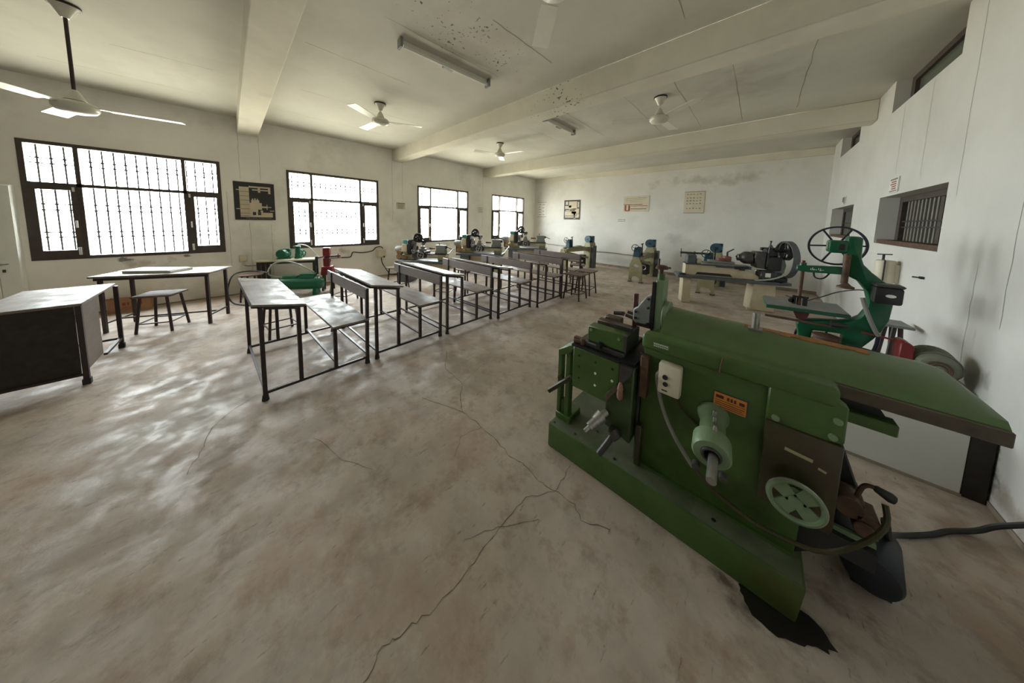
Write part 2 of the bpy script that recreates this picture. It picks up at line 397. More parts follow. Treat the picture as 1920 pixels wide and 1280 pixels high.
add_mask(FLOOR, (-2.35, -.15, 0), .6, (0.23, 0.165, 0.115), 0.65, 5.0, .42, .54, (1, 1, 0))
add_mask(FLOOR, (-3.4, .35, 0), .8, (0.5, 0.47, 0.43), 0.5, 3.0, .4, .55, (1, 1, 0))
add_mask(FLOOR, (-2.4, 1.5, 0), .8, (0.26, 0.20, 0.15), 0.55, 4.0, .42, .58, (1, 1, 0))
add_mask(FLOOR, (-1.2, .4, 0), .8, (0.29, 0.215, 0.16), 0.5, 5.0, .42, .6, (1, 1, 0))
add_mask(FLOOR, (0.18, 1.36, 0), .42, (0.035, 0.026, 0.018), 0.9, 6.0, .35, .6, (1, 1.3, 0))
add_mask(FLOOR, (.32, 1.58, 0), .30, (0.05, 0.038, 0.028), 0.85, 5.0, .34, .6, (1, 1, 0))  # oil between base and motor, with the shadow there put into the colour
add_mask(FLOOR, (.02, 1.36, 0), .16, (0.05, 0.035, 0.025), 0.8, 9.0, .36, .58, (.7, 1.8, 0))
add_mask(FLOOR, (.85, 2.4, 0), .5, (0.22, 0.14, 0.09), 0.55, 6.0, .4, .6, (1.6, .6, 0))
# ceiling
b = B().bx(XL - .3, XR + .3, YN - .2, YF + .2, ZC, ZC + .15)
for (p, q) in [((-5.06, -.77), (-4.96, -.05)), ((-3.45, .6), (-3.46, 1.7)), ((-1.83, 1.65), (-1.8, 2.5)), ((-2.5, 1.0), (-2.45, 2.3)), ((-4.75, .75), (-4.72, 2.6)), ((-4.9, 3.4), (-4.9, 5.6)), ((-3.3, 3.4), (-3.3, 5.7)),
               ((-1.5, 3.4), (-1.5, 5.7)), ((-.9, 3.3), (-.9, 5.8)), ((-2.4, 3.6), (-2.4, 5.2)), ((-5.9, .6), (-5.9, 2.4)), ((-.35, 3.3), (-.35, 5.8)), ((-6.1, -1.4), (-6.1, -.2)), ((-.6, .6), (-.6, 2.7)), ((.25, 3.3), (.25, 5.7))]:
    ribbon(b, [p, ((p[0] + q[0]) / 2, (p[1] + q[1]) / 2), q], .008, ZC - .0008, 1)
o = b.build('ceiling', [CEIL, SEAM], local=True); struct(o)
specks(CEIL, (-2.15, 1.75, 3.22), 1.3, (1.7, .95, 0), (0.10, 0.09, 0.07))
add_mask(CEIL, (-2.2, 1.8, 3.22), 1.5, (0.47, 0.44, 0.38), 0.6, 2.5, .3, .6, (1.2, 1, 0))
add_mask(CEIL, (-.2, 4.4, 3.22), 1.3, (0.40, 0.385, 0.33), 0.6, 2.5, .35, .6, (1, 1, 0))
# walls
def wall_with_holes(axis, c0, c1, lo, hi, holes, top):
    """slab between c0..c1 on `axis`; holes = [(a0,a1,z0,z1)] sorted along the other axis"""
    bb = B()
    def put(a0, a1, z0, z1):
        if a1 - a0 < 1e-4 or z1 - z0 < 1e-4: return
        if axis == 'x': bb.bx(c0, c1, a0, a1, z0, z1)
        else: bb.bx(a0, a1, c0, c1, z0, z1)
    cuts = sorted({lo, hi} | {h[0] for h in holes} | {h[1] for h in holes})
    for a0, a1 in zip(cuts, cuts[1:]):
        mid = (a0 + a1) / 2; hs = sorted([h for h in holes if h[0] < mid < h[1]], key=lambda h: h[2]); z = 0.0
        for h in hs: put(a0, a1, z, h[2]); z = h[3]
        put(a0, a1, z, top)
    return bb
holesL = [(y, y + WW, WB, WT) for y in WY]
def seams(bb, x, lines):
    for y, z0, z1 in lines:
        n = 10; pv = None
        for k in range(n + 1):
            z = z0 + (z1 - z0) * k / n; yy = y + RND.uniform(-.006, .006); hw = .0028 * RND.uniform(.5, 1)
            c = (bb.bm.verts.new((x, yy - hw, z)), bb.bm.verts.new((x, yy + hw, z)))
            if pv: bb.bm.faces.new((pv[0], pv[1], c[1], c[0])).material_index = 1
            pv = c
    return bb
SEAMW = mat('hairline_plaster_crack', (0.34, 0.325, 0.29), 0.9)
wl = wall_with_holes('x', XL - TH, XL, YN - .2, YF + .2, holesL, ZC)
seams(wl, XL + .0008, [(.164, 2.15, 2.95), (.434, 2.15, 2.95), (2.923, 1.4, 2.95), (3.193, 2.0, 2.95), (5.985, 1.2, 2.95), (.25, .2, 1.35), (.55, .3, 1.3), (-.02, .55, 1.9)])
struct(wl.build('wall_left', [WALL, SEAMW], local=True, flat=True))
for y in WY:
    add_mask(WALL, (XL, y + .9, WB - .12), .75, (0.40, 0.36, 0.29), 0.6, 5.0, .42, .6, (0, 1, 2.4))
add_mask(WALL, (XL, -1.1, WB - .05), .22, (0.20, 0.18, 0.15), 0.9, 9.0, .36, .46, (0, 1, 2.6))
add_mask(WALL, (XL, -.55, WB - .03), .17, (0.22, 0.20, 0.17), 0.9, 9.0, .36, .46, (0, 1, 2.2))
add_mask(WALL, (XL, .0, .15), 2.6, (0.52, 0.47, 0.38), 0.6, 1.6, .36, .62, (0, .5, 3.0))
add_mask(WALL, (XL, 4.5, .15), 2.6, (0.52, 0.47, 0.38), 0.5, 1.6, .36, .62, (0, .5, 3.0))
holesR = [(3.80, 5.404, 1.331, 1.873), (6.632, 8.322, 1.331, 1.873), (3.93, 5.42, 2.862, 3.227), (6.84, 8.17, 2.862, 3.227)]
wr = wall_with_holes('x', XR, XR + .30, YN - .2, YF + .2, holesR, ZC)
seams(wr, XR - .0008, [(3.66, 1.75, 3.2), (2.95, .95, 1.72), (4.35, 2.0, 2.84), (5.0, 2.1, 2.84), (3.25, .6, 1.3), (2.62, 1.3, 2.6)])
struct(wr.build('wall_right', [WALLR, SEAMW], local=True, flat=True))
add_mask(WALLR, (XR, 2.98, .66), .17, (0.26, 0.245, 0.25), 0.8, 5.0, .33, .6, (0, 1.2, .9))
add_mask(WALLR, (XR, 3.15, .86), .16, (0.36, 0.34, 0.34), 0.7, 6.0, .36, .6, (0, 2.4, .7))
add_mask(WALLR, (XR, 2.9, .45), .35, (0.45, 0.43, 0.42), 0.6, 4.0, .36, .62, (0, 1.2, 1))
add_mask(WALLR, (XR, 2.7, .1), .5, (0.30, 0.24, 0.18), 0.7, 5.0, .36, .6, (0, .4, 2.2))
add_mask(WALLR, (XR, 2.78, .2), .12, (0.09, 0.08, 0.07), 0.9, 5.0, .3, .5, (0, 1, .4))  # wall darkens softly beside the dark strip
b = B().bx(XL - .3, XR + .3, YF, YF + .2, 0, ZC)
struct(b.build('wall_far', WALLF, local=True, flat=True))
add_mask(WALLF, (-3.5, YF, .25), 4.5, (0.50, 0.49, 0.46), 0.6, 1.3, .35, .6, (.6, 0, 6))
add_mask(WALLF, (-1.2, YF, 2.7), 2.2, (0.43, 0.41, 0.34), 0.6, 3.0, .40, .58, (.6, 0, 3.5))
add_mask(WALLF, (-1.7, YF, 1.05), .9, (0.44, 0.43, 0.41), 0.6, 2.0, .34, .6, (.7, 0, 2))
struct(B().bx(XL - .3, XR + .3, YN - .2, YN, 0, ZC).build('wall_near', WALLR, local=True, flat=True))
struct(B().bx(XL, XR, YF - .012, YF, 0, .075).build('baseboard_far', BASEB, local=True, flat=True))
struct(B().bx(XL, XL + .006, YN, YF - .012, 0, .02).build('baseboard_left', BASEB, local=True, flat=True))
struct(B().bx(XR - .006, XR, YN, YF - .012, 0, .03).build('baseboard_right', BASEB, local=True, flat=True))
for i, y in enumerate((0.164, 2.923, 5.985)):
    bb = B().bx(XL, XR, y, y + .27, ZB, ZC)
    struct(bb.build('trim_%d' % (i + 1), BEAM, local=True, bev=.008), ('ceiling beam nearest the camera, over the first bench desk', 'middle ceiling beam with peeling paint', 'ceiling beam nearest the far wall')[i])
struct(B().bx(XL, XR, YF - .035, YF, 3.058, ZC).build('trim_4', BEAM, local=True, bev=.006), 'flush beam along the top of the far wall')
specks(BEAM, (-2.0, 3.0, 2.96), 1.2, (1.2, .5, .4), (0.14, 0.12, 0.09))
# pilasters, flush, seen only as faint seams of the columns under the beams
# ------------------------------------------------------------------ windows
def left_window(i, y):
    w = sroot('window_%d' % i, (XL, y + WW / 2, WB))
    x0, x1 = XL - .075, XL + .008
    A, Bq, C, D = y, y + .385, y + 1.325, y + WW      # outer left, mullion left, mullion right, outer right
    b = B()
    b.bx(x0, x1, A, A + .045, WB, WT).bx(x0, x1, D - .045, D, WB, WT)
    b.bx(x0, x1, A + .045, D - .045, WT - .045, WT).bx(x0, x1, A + .045, D - .045, WB, WB + .045)
    b.bx(x0, x1, Bq, Bq + .04, WB + .045, WT - .045).bx(x0, x1, C, C + .04, WB + .045, WT - .045)
    b.bx(x0, x1, A + .045, D - .045, 1.825, 1.87)
    b.build('window_frame', FRAME, w)
    for s, (a0, a1) in enumerate(((A + .045, Bq), (C + .04, D - .045))):
        b = B(); g0, g1 = a0 + (.045 if s == 0 else .07), a1 - (.05 if s == 0 else .022)
        xs0, xs1 = XL - .05, XL + .018
        b.bx(xs0, xs1, a0, g0, WB + .045, 1.825).bx(xs0, xs1, g1, a1, WB + .045, 1.825)
        b.bx(xs0, xs1, g0, g1, WB + .045, .945).bx(xs0, xs1, g0, g1, 1.775, 1.825)
        sa = b.build('sash', FRAME, w)
        B().bx(XL - .02, XL - .016, g0, g1, .945, 1.775).build('pane', GLASS, sa)
        hy = (g1 + a1) / 2 if s == 0 else (a0 + g0) / 2 - .01
        b = B().bx(xs1, xs1 + .018, hy - .012, hy + .012, WB + .06, WB + .17).bx(xs1, xs1 + .014, hy - .01, hy + .01, 1.76, 1.82).bx(xs1, xs1 + .03, hy - .008, hy + .008, 1.26, 1.36)
        b.build('window_catch', WHITEP, sa, bev=.003)
    for (a0, a1, z0, z1) in ((A + .045, Bq, 1.87, WT - .045), (Bq + .04, C, 1.87, WT - .045), (C + .04, D - .045, 1.87, WT - .045), (Bq + .04, C, WB + .045, 1.825)):
        B().bx(XL - .05, XL - .046, a0, a1, z0, z1).build('pane', GLASS, w)
    b = B(); xg = XL - .13; n = 18
    for k in range(1, n): 
        yy = A + WW * k / n; b.bar((xg, yy, WB), (xg, yy, WT), .015, .012)
    for z in (2.20, 2.13, 1.58, 1.50, 1.19, 1.12): b.bar((xg, A, z), (xg, D, z), .008, .013)
    for k in range(1, n):
        for z in (2.20, 2.13, 1.58, 1.50, 1.19, 1.12): b.bx(xg - .006, xg + .006, A + WW * k / n - .013, A + WW * k / n + .013, z - .011, z + .011)
    b.build('window_grille', IRON, w, flat=True)
    return w
for i, y in enumerate(WY): left_window(i + 1, y)

def right_window(i, y0, y1):
    w = sroot('window_%d' % i, (XR, (y0 + y1) / 2, 1.331)); z0, z1 = 1.331, 1.873
    xf = 1.175
    b = B().bx(xf, xf + .07, y0, y0 + .09, z0, z1).bx(xf, xf + .07, y1 - .09, y1, z0, z1).bx(xf, xf + .07, y0 + .09, y1 - .09, z1 - .06, z1)
    b.build('window_frame', FRAME, w)
    B().bx(XR + .02, xf + .07, y0, y1, z0, z0 + .045).build('window_sill', RUST, w)
    ym = y0 + .42 * (y1 - y0)
    b = B()
    k = int((y1 - ym - .12) / .085)
    for j in range(k): 
        yy = ym + .05 + j * .085; b.bx(xf + .02, xf + .045, yy, yy + .032, z0 + .045, z1 - .06)
    b.build('window_bars', SLATM, w)
    b = B()
    for z in (1.52, 1.585): b.bx(xf + .012, xf + .02, y0 + .09, y1 - .09, z, z + .014)
    b.build('cross_rail', IRON, w)
    B().bx(xf + .02, xf + .06, ym - .05, ym + .02, z0 + .045, z1 - .06).build('mullion', FRAME, w)
    B().bx(xf + .075, xf + .095, y0, y1, z0, z1).build('window_shutter', BLOCKP, w)  # added panel: blocks outside light and stands in for the dark corridor
right_window(5, 3.80, 5.404)
right_window(6, 6.632, 8.322)
def vent(i, y0, y1):
    w = sroot('window_%d' % i, (XR, (y0 + y1) / 2, 2.862)); z0, z1 = 2.862, 3.227; xf = 1.14
    b = B().bx(xf, xf + .06, y0, y0 + .16, z0, z1).bx(xf, xf + .06, y1 - .10, y1, z0, z1).bx(xf, xf + .06, y0 + .16, y1 - .10, z1 - .06, z1).bx(xf, xf + .06, y0 + .16, y1 - .10, z0, z0 + .02)
    b.build('window_frame', FRAME, w)
    B().bx(xf + .03, xf + .036, y0 + .16, y1 - .10, z0 + .02, z1 - .06).build('pane', DUSKG, w)
vent(7, 3.93, 5.42); vent(8, 6.84, 8.17)

# ------------------------------------------------------------------ ceiling fans and tube lights
def fan(loc, drop, a0, label):
    r = thing('ceiling_fan', label, 'fan', loc, 0, 'white three-blade ceiling fans')
    B().lathe([(.02, -.11), (.028, -.10), (.06, -.035), (.074, -.0185), (.07, -.0185)], (0, 0, 0)).build('canopy', FANW, r, local=True)
    B().lathe([(.082, -.018), (.082, -.001)], (0, 0, 0)).build('ceiling_plate', DWOOD, r, local=True)
    B().cyl((0, 0, -.06), (0, 0, -drop + .12), .011).build('down_rod', FANW if drop < .5 else LEG, r, local=True)
    B().lathe([(.018, .15), (.03, .13), (.055, .075), (.062, .06)], (0, 0, -drop)).build('lower_canopy', FANW, r, local=True)
    B().lathe([(.055, .058), (.105, .04), (.118, .02), (.118, -.005), (.10, -.03), (.055, -.045), (0, -.048)], (0, 0, -drop), n=28).build('motor_housing', FANW, r, local=True)
    for k in range(3):
        a = rad(a0 + 120 * k); M = Matrix.Translation((0, 0, -drop + .012)) @ Matrix.Rotation(a, 4, 'Z')
        b = B()
        for (x0, w0, x1, w1) in ((.17, .055, .30, .062), (.30, .062, .60, .066)):
            t = .10
            pts = [(x0, -w0, -w0 * t), (x1, -w1, -w1 * t), (x1, w1, w1 * t), (x0, w0, w0 * t)]
            b._f([(x, yy, z + dz) for dz in (0, .004) for (x, yy, z) in pts], [(0, 3, 2, 1), (4, 5, 6, 7), (0, 1, 5, 4), (1, 2, 6, 5), (2, 3, 7, 6), (3, 0, 4, 7)])
        b.xf(M); bl = b.build('blade', FANW, r, local=True)
        B().bx(.09, .22, -.018, .018, .004, .009).xf(M).build('blade_bracket', FANW, bl, local=True)
    return r
fan((-4.42, -.87, ZC), .84, 82, 'white ceiling fan on the long rod, before the window nearest the cupboard')
fan((-4.36, 1.65, ZC), .275, 185, 'white ceiling fan between the nearest and the middle beam, on the window side')
fan((-4.41, 4.24, ZC), .26, 10, 'white ceiling fan between the middle beam and the far beam, on the window side')
fan((-1.13, 4.11, ZC), .30, 85, 'white ceiling fan between the middle and far beams, towards the right wall')
fan((-1.02, 1.42, ZC), .30, 136, 'white ceiling fan cut off by the top edge, one blade and motor showing')
def tube(loc, rz, L, label):
    r = thing('tube_light', label, 'light', loc, rz, 'fluorescent tube lights')
    B().bx(-L / 2, L / 2, -.022, .022, -.045, 0).build('batten', FANW, r, local=True, bev=.004)
    B().cyl((-L / 2 + .03, -.05, -.075), (L / 2 - .03, -.05, -.075), .014, n=14).build('tube', WHITEP, r, local=True)
    for s in (-1, 1): B().bx(s * L / 2 - .012, s * L / 2 + .012, -.068, .02, -.092, -.002).build('lamp_holder', GREYC, r, local=True, bev=.003)
    B().bx(-.06, .06, -.018, .03, -.075, -.045).build('choke_box', GREYC, r, local=True, bev=.004)
tube((-2.66, 1.74, ZC), 86, 1.06, 'unlit fluorescent tube light between the nearest and the middle beam')
tube((-2.74, 4.08, ZC), 90, .9, 'unlit fluorescent tube light just beyond the middle beam')

# ------------------------------------------------------------------ things on the walls
def poster(name, label, cat, axis, u0, u1, z0, z1, m, marks, group=None, wall=None):
    """flat sheet on a wall; marks = (u0,u1,z0,z1,mat,partname) in 0..1"""
    def bxp(b, a0, a1, c0, c1, d0, d1):
        if axis == 'L': return b.bx(XL + d0, XL + d1, a0, a1, c0, c1)
        if axis == 'R': return b.bx(XR - d1, XR - d0, a0, a1, c0, c1)
        return b.bx(a0, a1, YF - d1, YF - d0, c0, c1)
    loc = {'L': (XL, (u0 + u1) / 2, z0), 'R': (XR, (u0 + u1) / 2, z0), 'F': ((u0 + u1) / 2, YF, z0)}[axis]
    r = thing(name, label, cat, loc, 0, group)
    bxp(B(), u0, u1, z0, z1, 0.002, .010).build('sheet', m, r)
    by = {}
    for (a0, a1, c0, c1, mm, pn) in marks:
        key = (pn, mm.name)
        bb = by.setdefault(key, (B(), mm))[0]
        bxp(bb, u0 + (u1 - u0) * a0, u0 + (u1 - u0) * a1, z0 + (z1 - z0) * c0, z0 + (z1 - z0) * c1, .010, .0115)
    for (pn, _), (bb, mm) in by.items(): bb.build(pn, mm, r, flat=True)
    return r
K = CREAMK; D = BOARD
mk = [(.13, .36, .10, .87, K, 'drawing'), (.13, .93, .075, .115, K, 'drawing'), (.36, .93, .115, .20, K, 'drawing'), (.06, .13, .78, .80, K, 'drawing'), (.04, .16, .28, .30, K, 'drawing'),
      (.36, .66, .28, .46, K, 'drawing'), (.40, .60, .46, .53, K, 'drawing'), (.42, .455, .53, .57, K, 'drawing'), (.48, .515, .53, .58, K, 'drawing'), (.54, .575, .53, .57, K, 'drawing'),
      (.66, .78, .33, .37, K, 'drawing'), (.78, .80, .28, .42, K, 'drawing'), (.80, .90, .34, .36, K, 'drawing'), (.36, .56, .20, .28, K, 'drawing'), (.44, .84, .79, .82, K, 'drawing'),
      (.84, .90, .72, .86, K, 'drawing'), (.58, .64, .74, .86, K, 'drawing'), (.36, .90, .86, .90, K, 'drawing'), (.86, .97, .24, .26, K, 'drawing'), (.62, .68, .20, .26, K, 'drawing')]
p = poster('wall_poster', 'black and cream milling machine poster between the two nearest windows', 'poster', 'L', .065, .62, 1.40, 2.10, BOARD, mk)
bt = B().text('MILLING MACHINE', .042, Matrix.Translation((XL + .0112, .385, 1.43)) @ Matrix.Rotation(rad(90), 4, 'Z') @ Matrix.Rotation(rad(90), 4, 'X'))
bt.build('title_lettering', INKG, p, flat=True)
bb = B()
for z in (1.52, 1.6, 1.68, 1.76, 1.84, 1.92): bb.bx(XL + .0113, XL + .0123, .14, .262, z, z + .006)
for (yy, zz) in ((.30, 1.49), (.37, 1.49)): bb.bx(XL + .0113, XL + .0123, yy, yy + .045, zz, zz + .06)
bb.build('drawing_lines', INKD, p, flat=True)
def lines(n, a0=.12, a1=.88, lo=.15, hi=.85, h=.045, m=INKG, pn='text_lines'):
    return [(a0, a1 - RND.uniform(0, .18), lo + (hi - lo) * k / max(1, n - 1) - h / 2, lo + (hi - lo) * k / max(1, n - 1) + h / 2, m, pn) for k in range(n)]
poster('paper_notice', 'small notice on the window wall between the second and third windows', 'notice', 'L', 3.02, 3.25, 1.735, 1.905, CREAMP, lines(4, h=.08) + [(.05, .95, .84, .93, INKG, 'heading')], 'small typed notices on the walls')
poster('paper_notice', 'small notice on the window wall between the third and fourth windows', 'notice', 'L', 5.76, 6.01, 1.735, 1.93, WHITEP, lines(4, h=.06), 'small typed notices on the walls')
poster('wall_poster', 'pale hanging chart on the far wall, nearest the window corner', 'poster', 'F', -6.88, -6.42, 1.68, 2.28, PAPER, lines(5, .15, .45, h=.03) + lines(4, .55, .9, h=.03) + [(0, 1, .97, 1, INKG, 'chart_rod'), (0, 1, 0, .03, INKG, 'chart_rod')])
mk = [(.30, .80, .52, .93, K, 'drawing'), (.06, .30, .55, .70, K, 'drawing'), (.06, .78, .20, .42, K, 'drawing'), (.48, .93, .30, .56, K, 'drawing'), (.08, .93, .10, .17, K, 'drawing'), (.62, .72, .05, .3, K, 'drawing'), (.80, .95, .17, .28, K, 'drawing'), (.10, .24, .76, .93, K, 'drawing'), (.84, .93, .62, .90, K, 'drawing'), (.12, .4, .44, .49, K, 'drawing')]
poster('wall_poster', 'black and cream machine poster on the far wall', 'poster', 'F', -5.58, -4.89, 1.59, 2.32, BOARD, mk + [(.3, .45, .62, .72, INKD, 'drawing_lines'), (.5, .7, .45, .5, INKD, 'drawing_lines')])
mk = [(.05, .12, .06, .42, INKR, 'red_drawing'), (.20, .27, .06, .42, INKR, 'red_drawing'), (.09, .24, .04, .10, INKR, 'red_drawing'), (.0, .75, .44, .48, INKR, 'red_drawing'), (.3, .95, .35, .38, PINK, 'pale_red_drawing'), (.3, .9, .16, .2, PINK, 'pale_red_drawing')] + lines(3, .1, .9, .62, .86, .02)
poster('wall_poster', 'wide cream chart with a red U shaped drawing on the far wall', 'poster', 'F', -3.32, -2.55, 1.87, 2.37, CREAMP, mk)
poster('paper_notice', 'small notice on the far wall below the wide red drawing chart', 'notice', 'F', -3.49, -3.25, 1.54, 1.65, WHITEP, [(.05, .8, .15, .3, INKG, 'text_lines'), (.05, .8, .6, .75, INKG, 'text_lines'), (.88, .94, .1, .9, INKG, 'text_lines')], 'small typed notices on the walls')
mk = [(0, 1, .975, 1, INKG, 'chart_rod'), (0, 1, 0, .025, INKG, 'chart_rod')]
for zz in (.2, .42, .55, .68, .85):
    for k in range(5): mk.append((.12 + .16 * k, .20 + .16 * k, zz, zz + RND.uniform(.025, .06), INKG, 'drawing'))
poster('wall_poster', 'cream hanging chart with rows of small drawings, rightmost on the far wall', 'poster', 'F', -1.63, -1.16, 1.82, 2.42, CREAMP, mk)
poster('paper_notice', 'notice with red lettering on the right wall above the nearer barred window', 'notice', 'R', 4.83, 5.09, 1.90, 2.06, WHITEP, lines(4, .2, .85, .25, .7, .07, INKR, 'red_lettering') + [(.1, .9, .82, .93, INKG, 'heading'), (.1, .9, .06, .14, INKG, 'heading')], 'small typed notices on the walls')
poster('paper_notice', 'small dark notice on the right wall above the farther barred window', 'notice', 'R', 7.19, 7.42, 1.905, 2.05, WHITEP, [(.1, .5, .1, .9, INKG, 'text_lines'), (.6, .9, .3, .9, INKD, 'text_lines')], 'small typed notices on the walls')
# electrical
r = thing('switch_box', 'cream switch box on the window wall right of the second window', 'switch box', (XL, 2.58, .50))
B().bx(XL + .002, XL + .10, 2.475, 2.70, .50, .70).build('box_body', CREAMP, r, bev=.008)
B().bx(XL + .10, XL + .112, 2.50, 2.68, .52, .68).build('box_cover', CREAMP, r, bev=.004)
B().bx(XL + .112, XL + .13, 2.62, 2.65, .49, .53).build('switch_lever', IRON, r)
tag(B().tube([(XL + .02, 1.72, .555), (XL + .02, 1.91, .54), (XL + .025, 1.93, .60), (XL + .025, 1.95, .675), (XL + .025, 2.06, .65), (XL + .025, 2.18, .635), (XL + .025, 2.35, .655), (XL + .03, 2.42, .68), (XL + .04, 2.47, .76), (XL + .05, 2.60, .765), (XL + .05, 2.63, .718)], .012, smooth=2).build('power_cable', IRON), 'dark cable sagging along the wall into the top of the cream switch box', 'cable')
tag(B().tube([(XL + .05, 2.59, .482), (XL + .06, 2.60, .36), (XL + .06, 2.66, .24), (XL + .05, 2.76, .08), (XL + .06, 2.80, .015), (XL + .2, 3.1, .014), (XL + .45, 3.25, .014)], .011, smooth=2).build('power_cable', IRON), 'dark cable hanging from the cream switch box down to the floor', 'cable')
tag(B().tube([(XL + .016, 1.38, .56), (XL + .016, 1.72, .555)], .012).build('conduit', CONDUIT), 'short grey conduit on the window wall behind the red machine', 'conduit')
r = thing('junction_box', 'small cream junction box on the window wall below the milling poster', 'junction box', (XL, .13, .58))
B().bx(XL + .002, XL + .06, .08, .18, .62, .74).build('box_body', CREAMP, r, bev=.008)
B().bx(XL + .002, XL + .04, .11, .16, .55, .62).build('cable_gland', CREAMP, r)
tag(B().tube([(XL + .03, .14, .55), (XL + .03, .18, .53), (XL + .03, .31, .53), (XL + .025, .46, .50)], .009, smooth=2).build('power_cable', CONDUIT), 'pale cable from the small junction box to the compressor bench', 'cable')
r = thing('socket_plate', 'small white socket plate on the right wall beside the cream canister', 'socket', (XR, 4.54, 1.0))
B().bx(XR - .012, XR - .001, 4.50, 4.58, 1.0, 1.05).build('plate', WHITEP, r, bev=.003)
B().bx(XR - .016, XR - .012, 4.52, 4.56, 1.01, 1.04).build('socket_face', CREAMP, r)
r = thing('wall_bracket', 'small dark metal hook on the right wall under the nearer barred window', 'hook', (XR, 3.95, 1.09))
B().bx(XR - .02, XR - .001, 3.93, 3.97, 1.09, 1.11).build('hook_plate', IRON, r)
B().cyl((XR - .02, 3.95, 1.10), (XR - .05, 3.97, 1.10), .006).build('hook_arm', IRON, r)
tag(B().tube([(-6.95, 8.855, .60), (-5.7, 8.855, .56), (-4.9, 8.855, .52), (-4.25, 8.855, .47), (-3.56, 8.855, .49), (-3.2, 8.855, .47), (-2.3, 8.855, .48)], .013, smooth=1).build('conduit', CONDUIT), 'long thin conduit running low along the far wall between the planers', 'conduit')

# ------------------------------------------------------------------ white cupboard
r = thing('steel_cupboard', 'white steel cupboard at the left edge beside the nearest window', 'cupboard', (XL + .06, -2.23, 0))
B().bx(XL + .004, XL + .10, -2.58, -1.88, 0.0, 1.805).build('body', STEELW, r, bev=.006)
for k, (a0, a1) in enumerate(((-2.575, -2.022), (-2.018, -1.885))):
    d = B().bx(XL + .10, XL + .118, a0, a1, .04, 1.795).build('door', STEELW, r, bev=.004)
    if k == 1:
        b = B().cyl((XL + .118, -2.0, .80), (XL + .15, -2.0, .80), .012).bar((XL + .15, -2.0, .80), (XL + .15, -1.945, .806), .014, .014)
        b.build('handle', STEEL, d)
        B().bx(XL + .118, XL + .128, -1.995, -1.975, .70, .735).build('lock', STEELD, d)
        B().cyl((XL + .118, -1.985, 1.48), (XL + .124, -1.985, 1.48), .007).build('rivet', STEELD, d)

# ------------------------------------------------------------------ tables and stools on the left
r = thing('office_desk', 'brown steel desk with a dark modesty panel at the left edge', 'desk', (-4.64, -1.15, 0))
B().bx(-5.11, -4.15, -1.40, -.90, .695, .716).build('tabletop', LAM, r, bev=.003)
B().bx(-4.185, -4.172, -1.385, -.945, .10, .69).build('modesty_panel', DWOOD, r)
B().bx(-4.57, -4.19, -.922, -.91, .125, .69).build('side_panel', LAMB, r)
B().bx(-4.57, -4.19, -1.38, -1.368, .125, .69).build('side_panel', LAMB, r)
for (x, y) in ((-4.17, -.922), (-4.17, -1.39), (-5.05, -.86 - .03), (-5.05, -1.36)):
    l = B().bar((x, y, .0), (x, y, .695), .03, .03, (0, 1, 0)).build('leg', LEG, r)
    B().bx(x - .021, x + .021, y - .021, y + .021, 0, .05).build('foot_cap', RUBBER, l)
bars('stretcher', LEG, r, [((-4.17, -1.39, .09), (-4.17, -.92, .09)), ((-4.57, -.90, .11), (-5.05, -.89, .11)), ((-5.05, -.89, .11), (-5.05, -1.36, .11))], .022, .022)

def table_frame(r, L, W, h, ins, leg=.03, rail=.12, rails='H', lm=None):
    lm = lm or LEG
    for x in (ins, L - ins):
        for y in (ins, W - ins): B().bar((x, y, 0), (x, y, h), leg, leg, (0, 1, 0)).build('leg', lm, r, local=True)
    sg = [((ins, ins, rail), (ins, W - ins, rail)), ((L - ins, ins, rail), (L - ins, W - ins, rail))]
    if 'H' in rails: sg.append(((ins, W / 2, rail), (L - ins, W / 2, rail)))
    bars('stretcher', lm, r, sg, .018, .018, True)
r = thing('work_table', 'low work table with thin dark legs under the nearest window', 'table', (-5.76, -1.20, 0), 65.5)
B().bx(0, 1.07, 0, .52, .695, .718).build('tabletop', LAM, r, local=True, bev=.003)
B().bx(.03, 1.04, .025, .045, .66, .695).build('apron', LEG, r, local=True)
table_frame(r, 1.07, .52, .695, .06)
# big folded sheet on that table
r2 = thing('drawing_sheets', 'thick stack of white drawing sheets lying on the low work table', 'papers', (-5.86, -.99, .7185), 52)
B().bx(0, .52, .02, .30, 0, .026).build('sheet_stack', PAPER, r2, local=True)
b = B().bx(-.02, .50, -.01, .27, .027, .033); b.xf(Matrix.Rotation(rad(3), 4, 'Z')); b.build('top_sheet', PAPER, r2, local=True)
# cardboard box
r = thing('cardboard_box', 'open brown cardboard box on the floor under the low work table', 'box', (-6.95, -1.10, 0), 88)
b = B().bx(-.19, .19, -.12, -.116, 0, .20).bx(-.19, .19, .116, .12, 0, .20).bx(-.19, -.186, -.116, .116, 0, .20).bx(.186, .19, -.116, .116, 0, .20).bx(-.186, .186, -.116, .116, 0, .004)
b.build('carton', CARD, r, local=True, flat=True)
b = B()
b._f([(-.19, -.12, .20), (.19, -.12, .20), (.20, -.17, .235), (-.20, -.17, .235)], [(0, 1, 2, 3)])
b._f([(.19, -.116, .20), (.19, .116, .20), (.26, .116, .21), (.26, -.116, .21)], [(0, 1, 2, 3)])
b.build('flap', CARD, r, local=True, flat=True)
b = B()
for (x, w) in ((-.10, .015), (-.06, .03), (-.015, .015), (.02, .035), (.07, .015), (.095, .02)): b.bx(x, x + w, -.1215, -.12, .10, .145)
for z in (.04, .06, .08): b.bx(-.12, .10, -.1215, -.12, z, z + .006)
b.build('printed_lettering', INKR, r, local=True, flat=True)

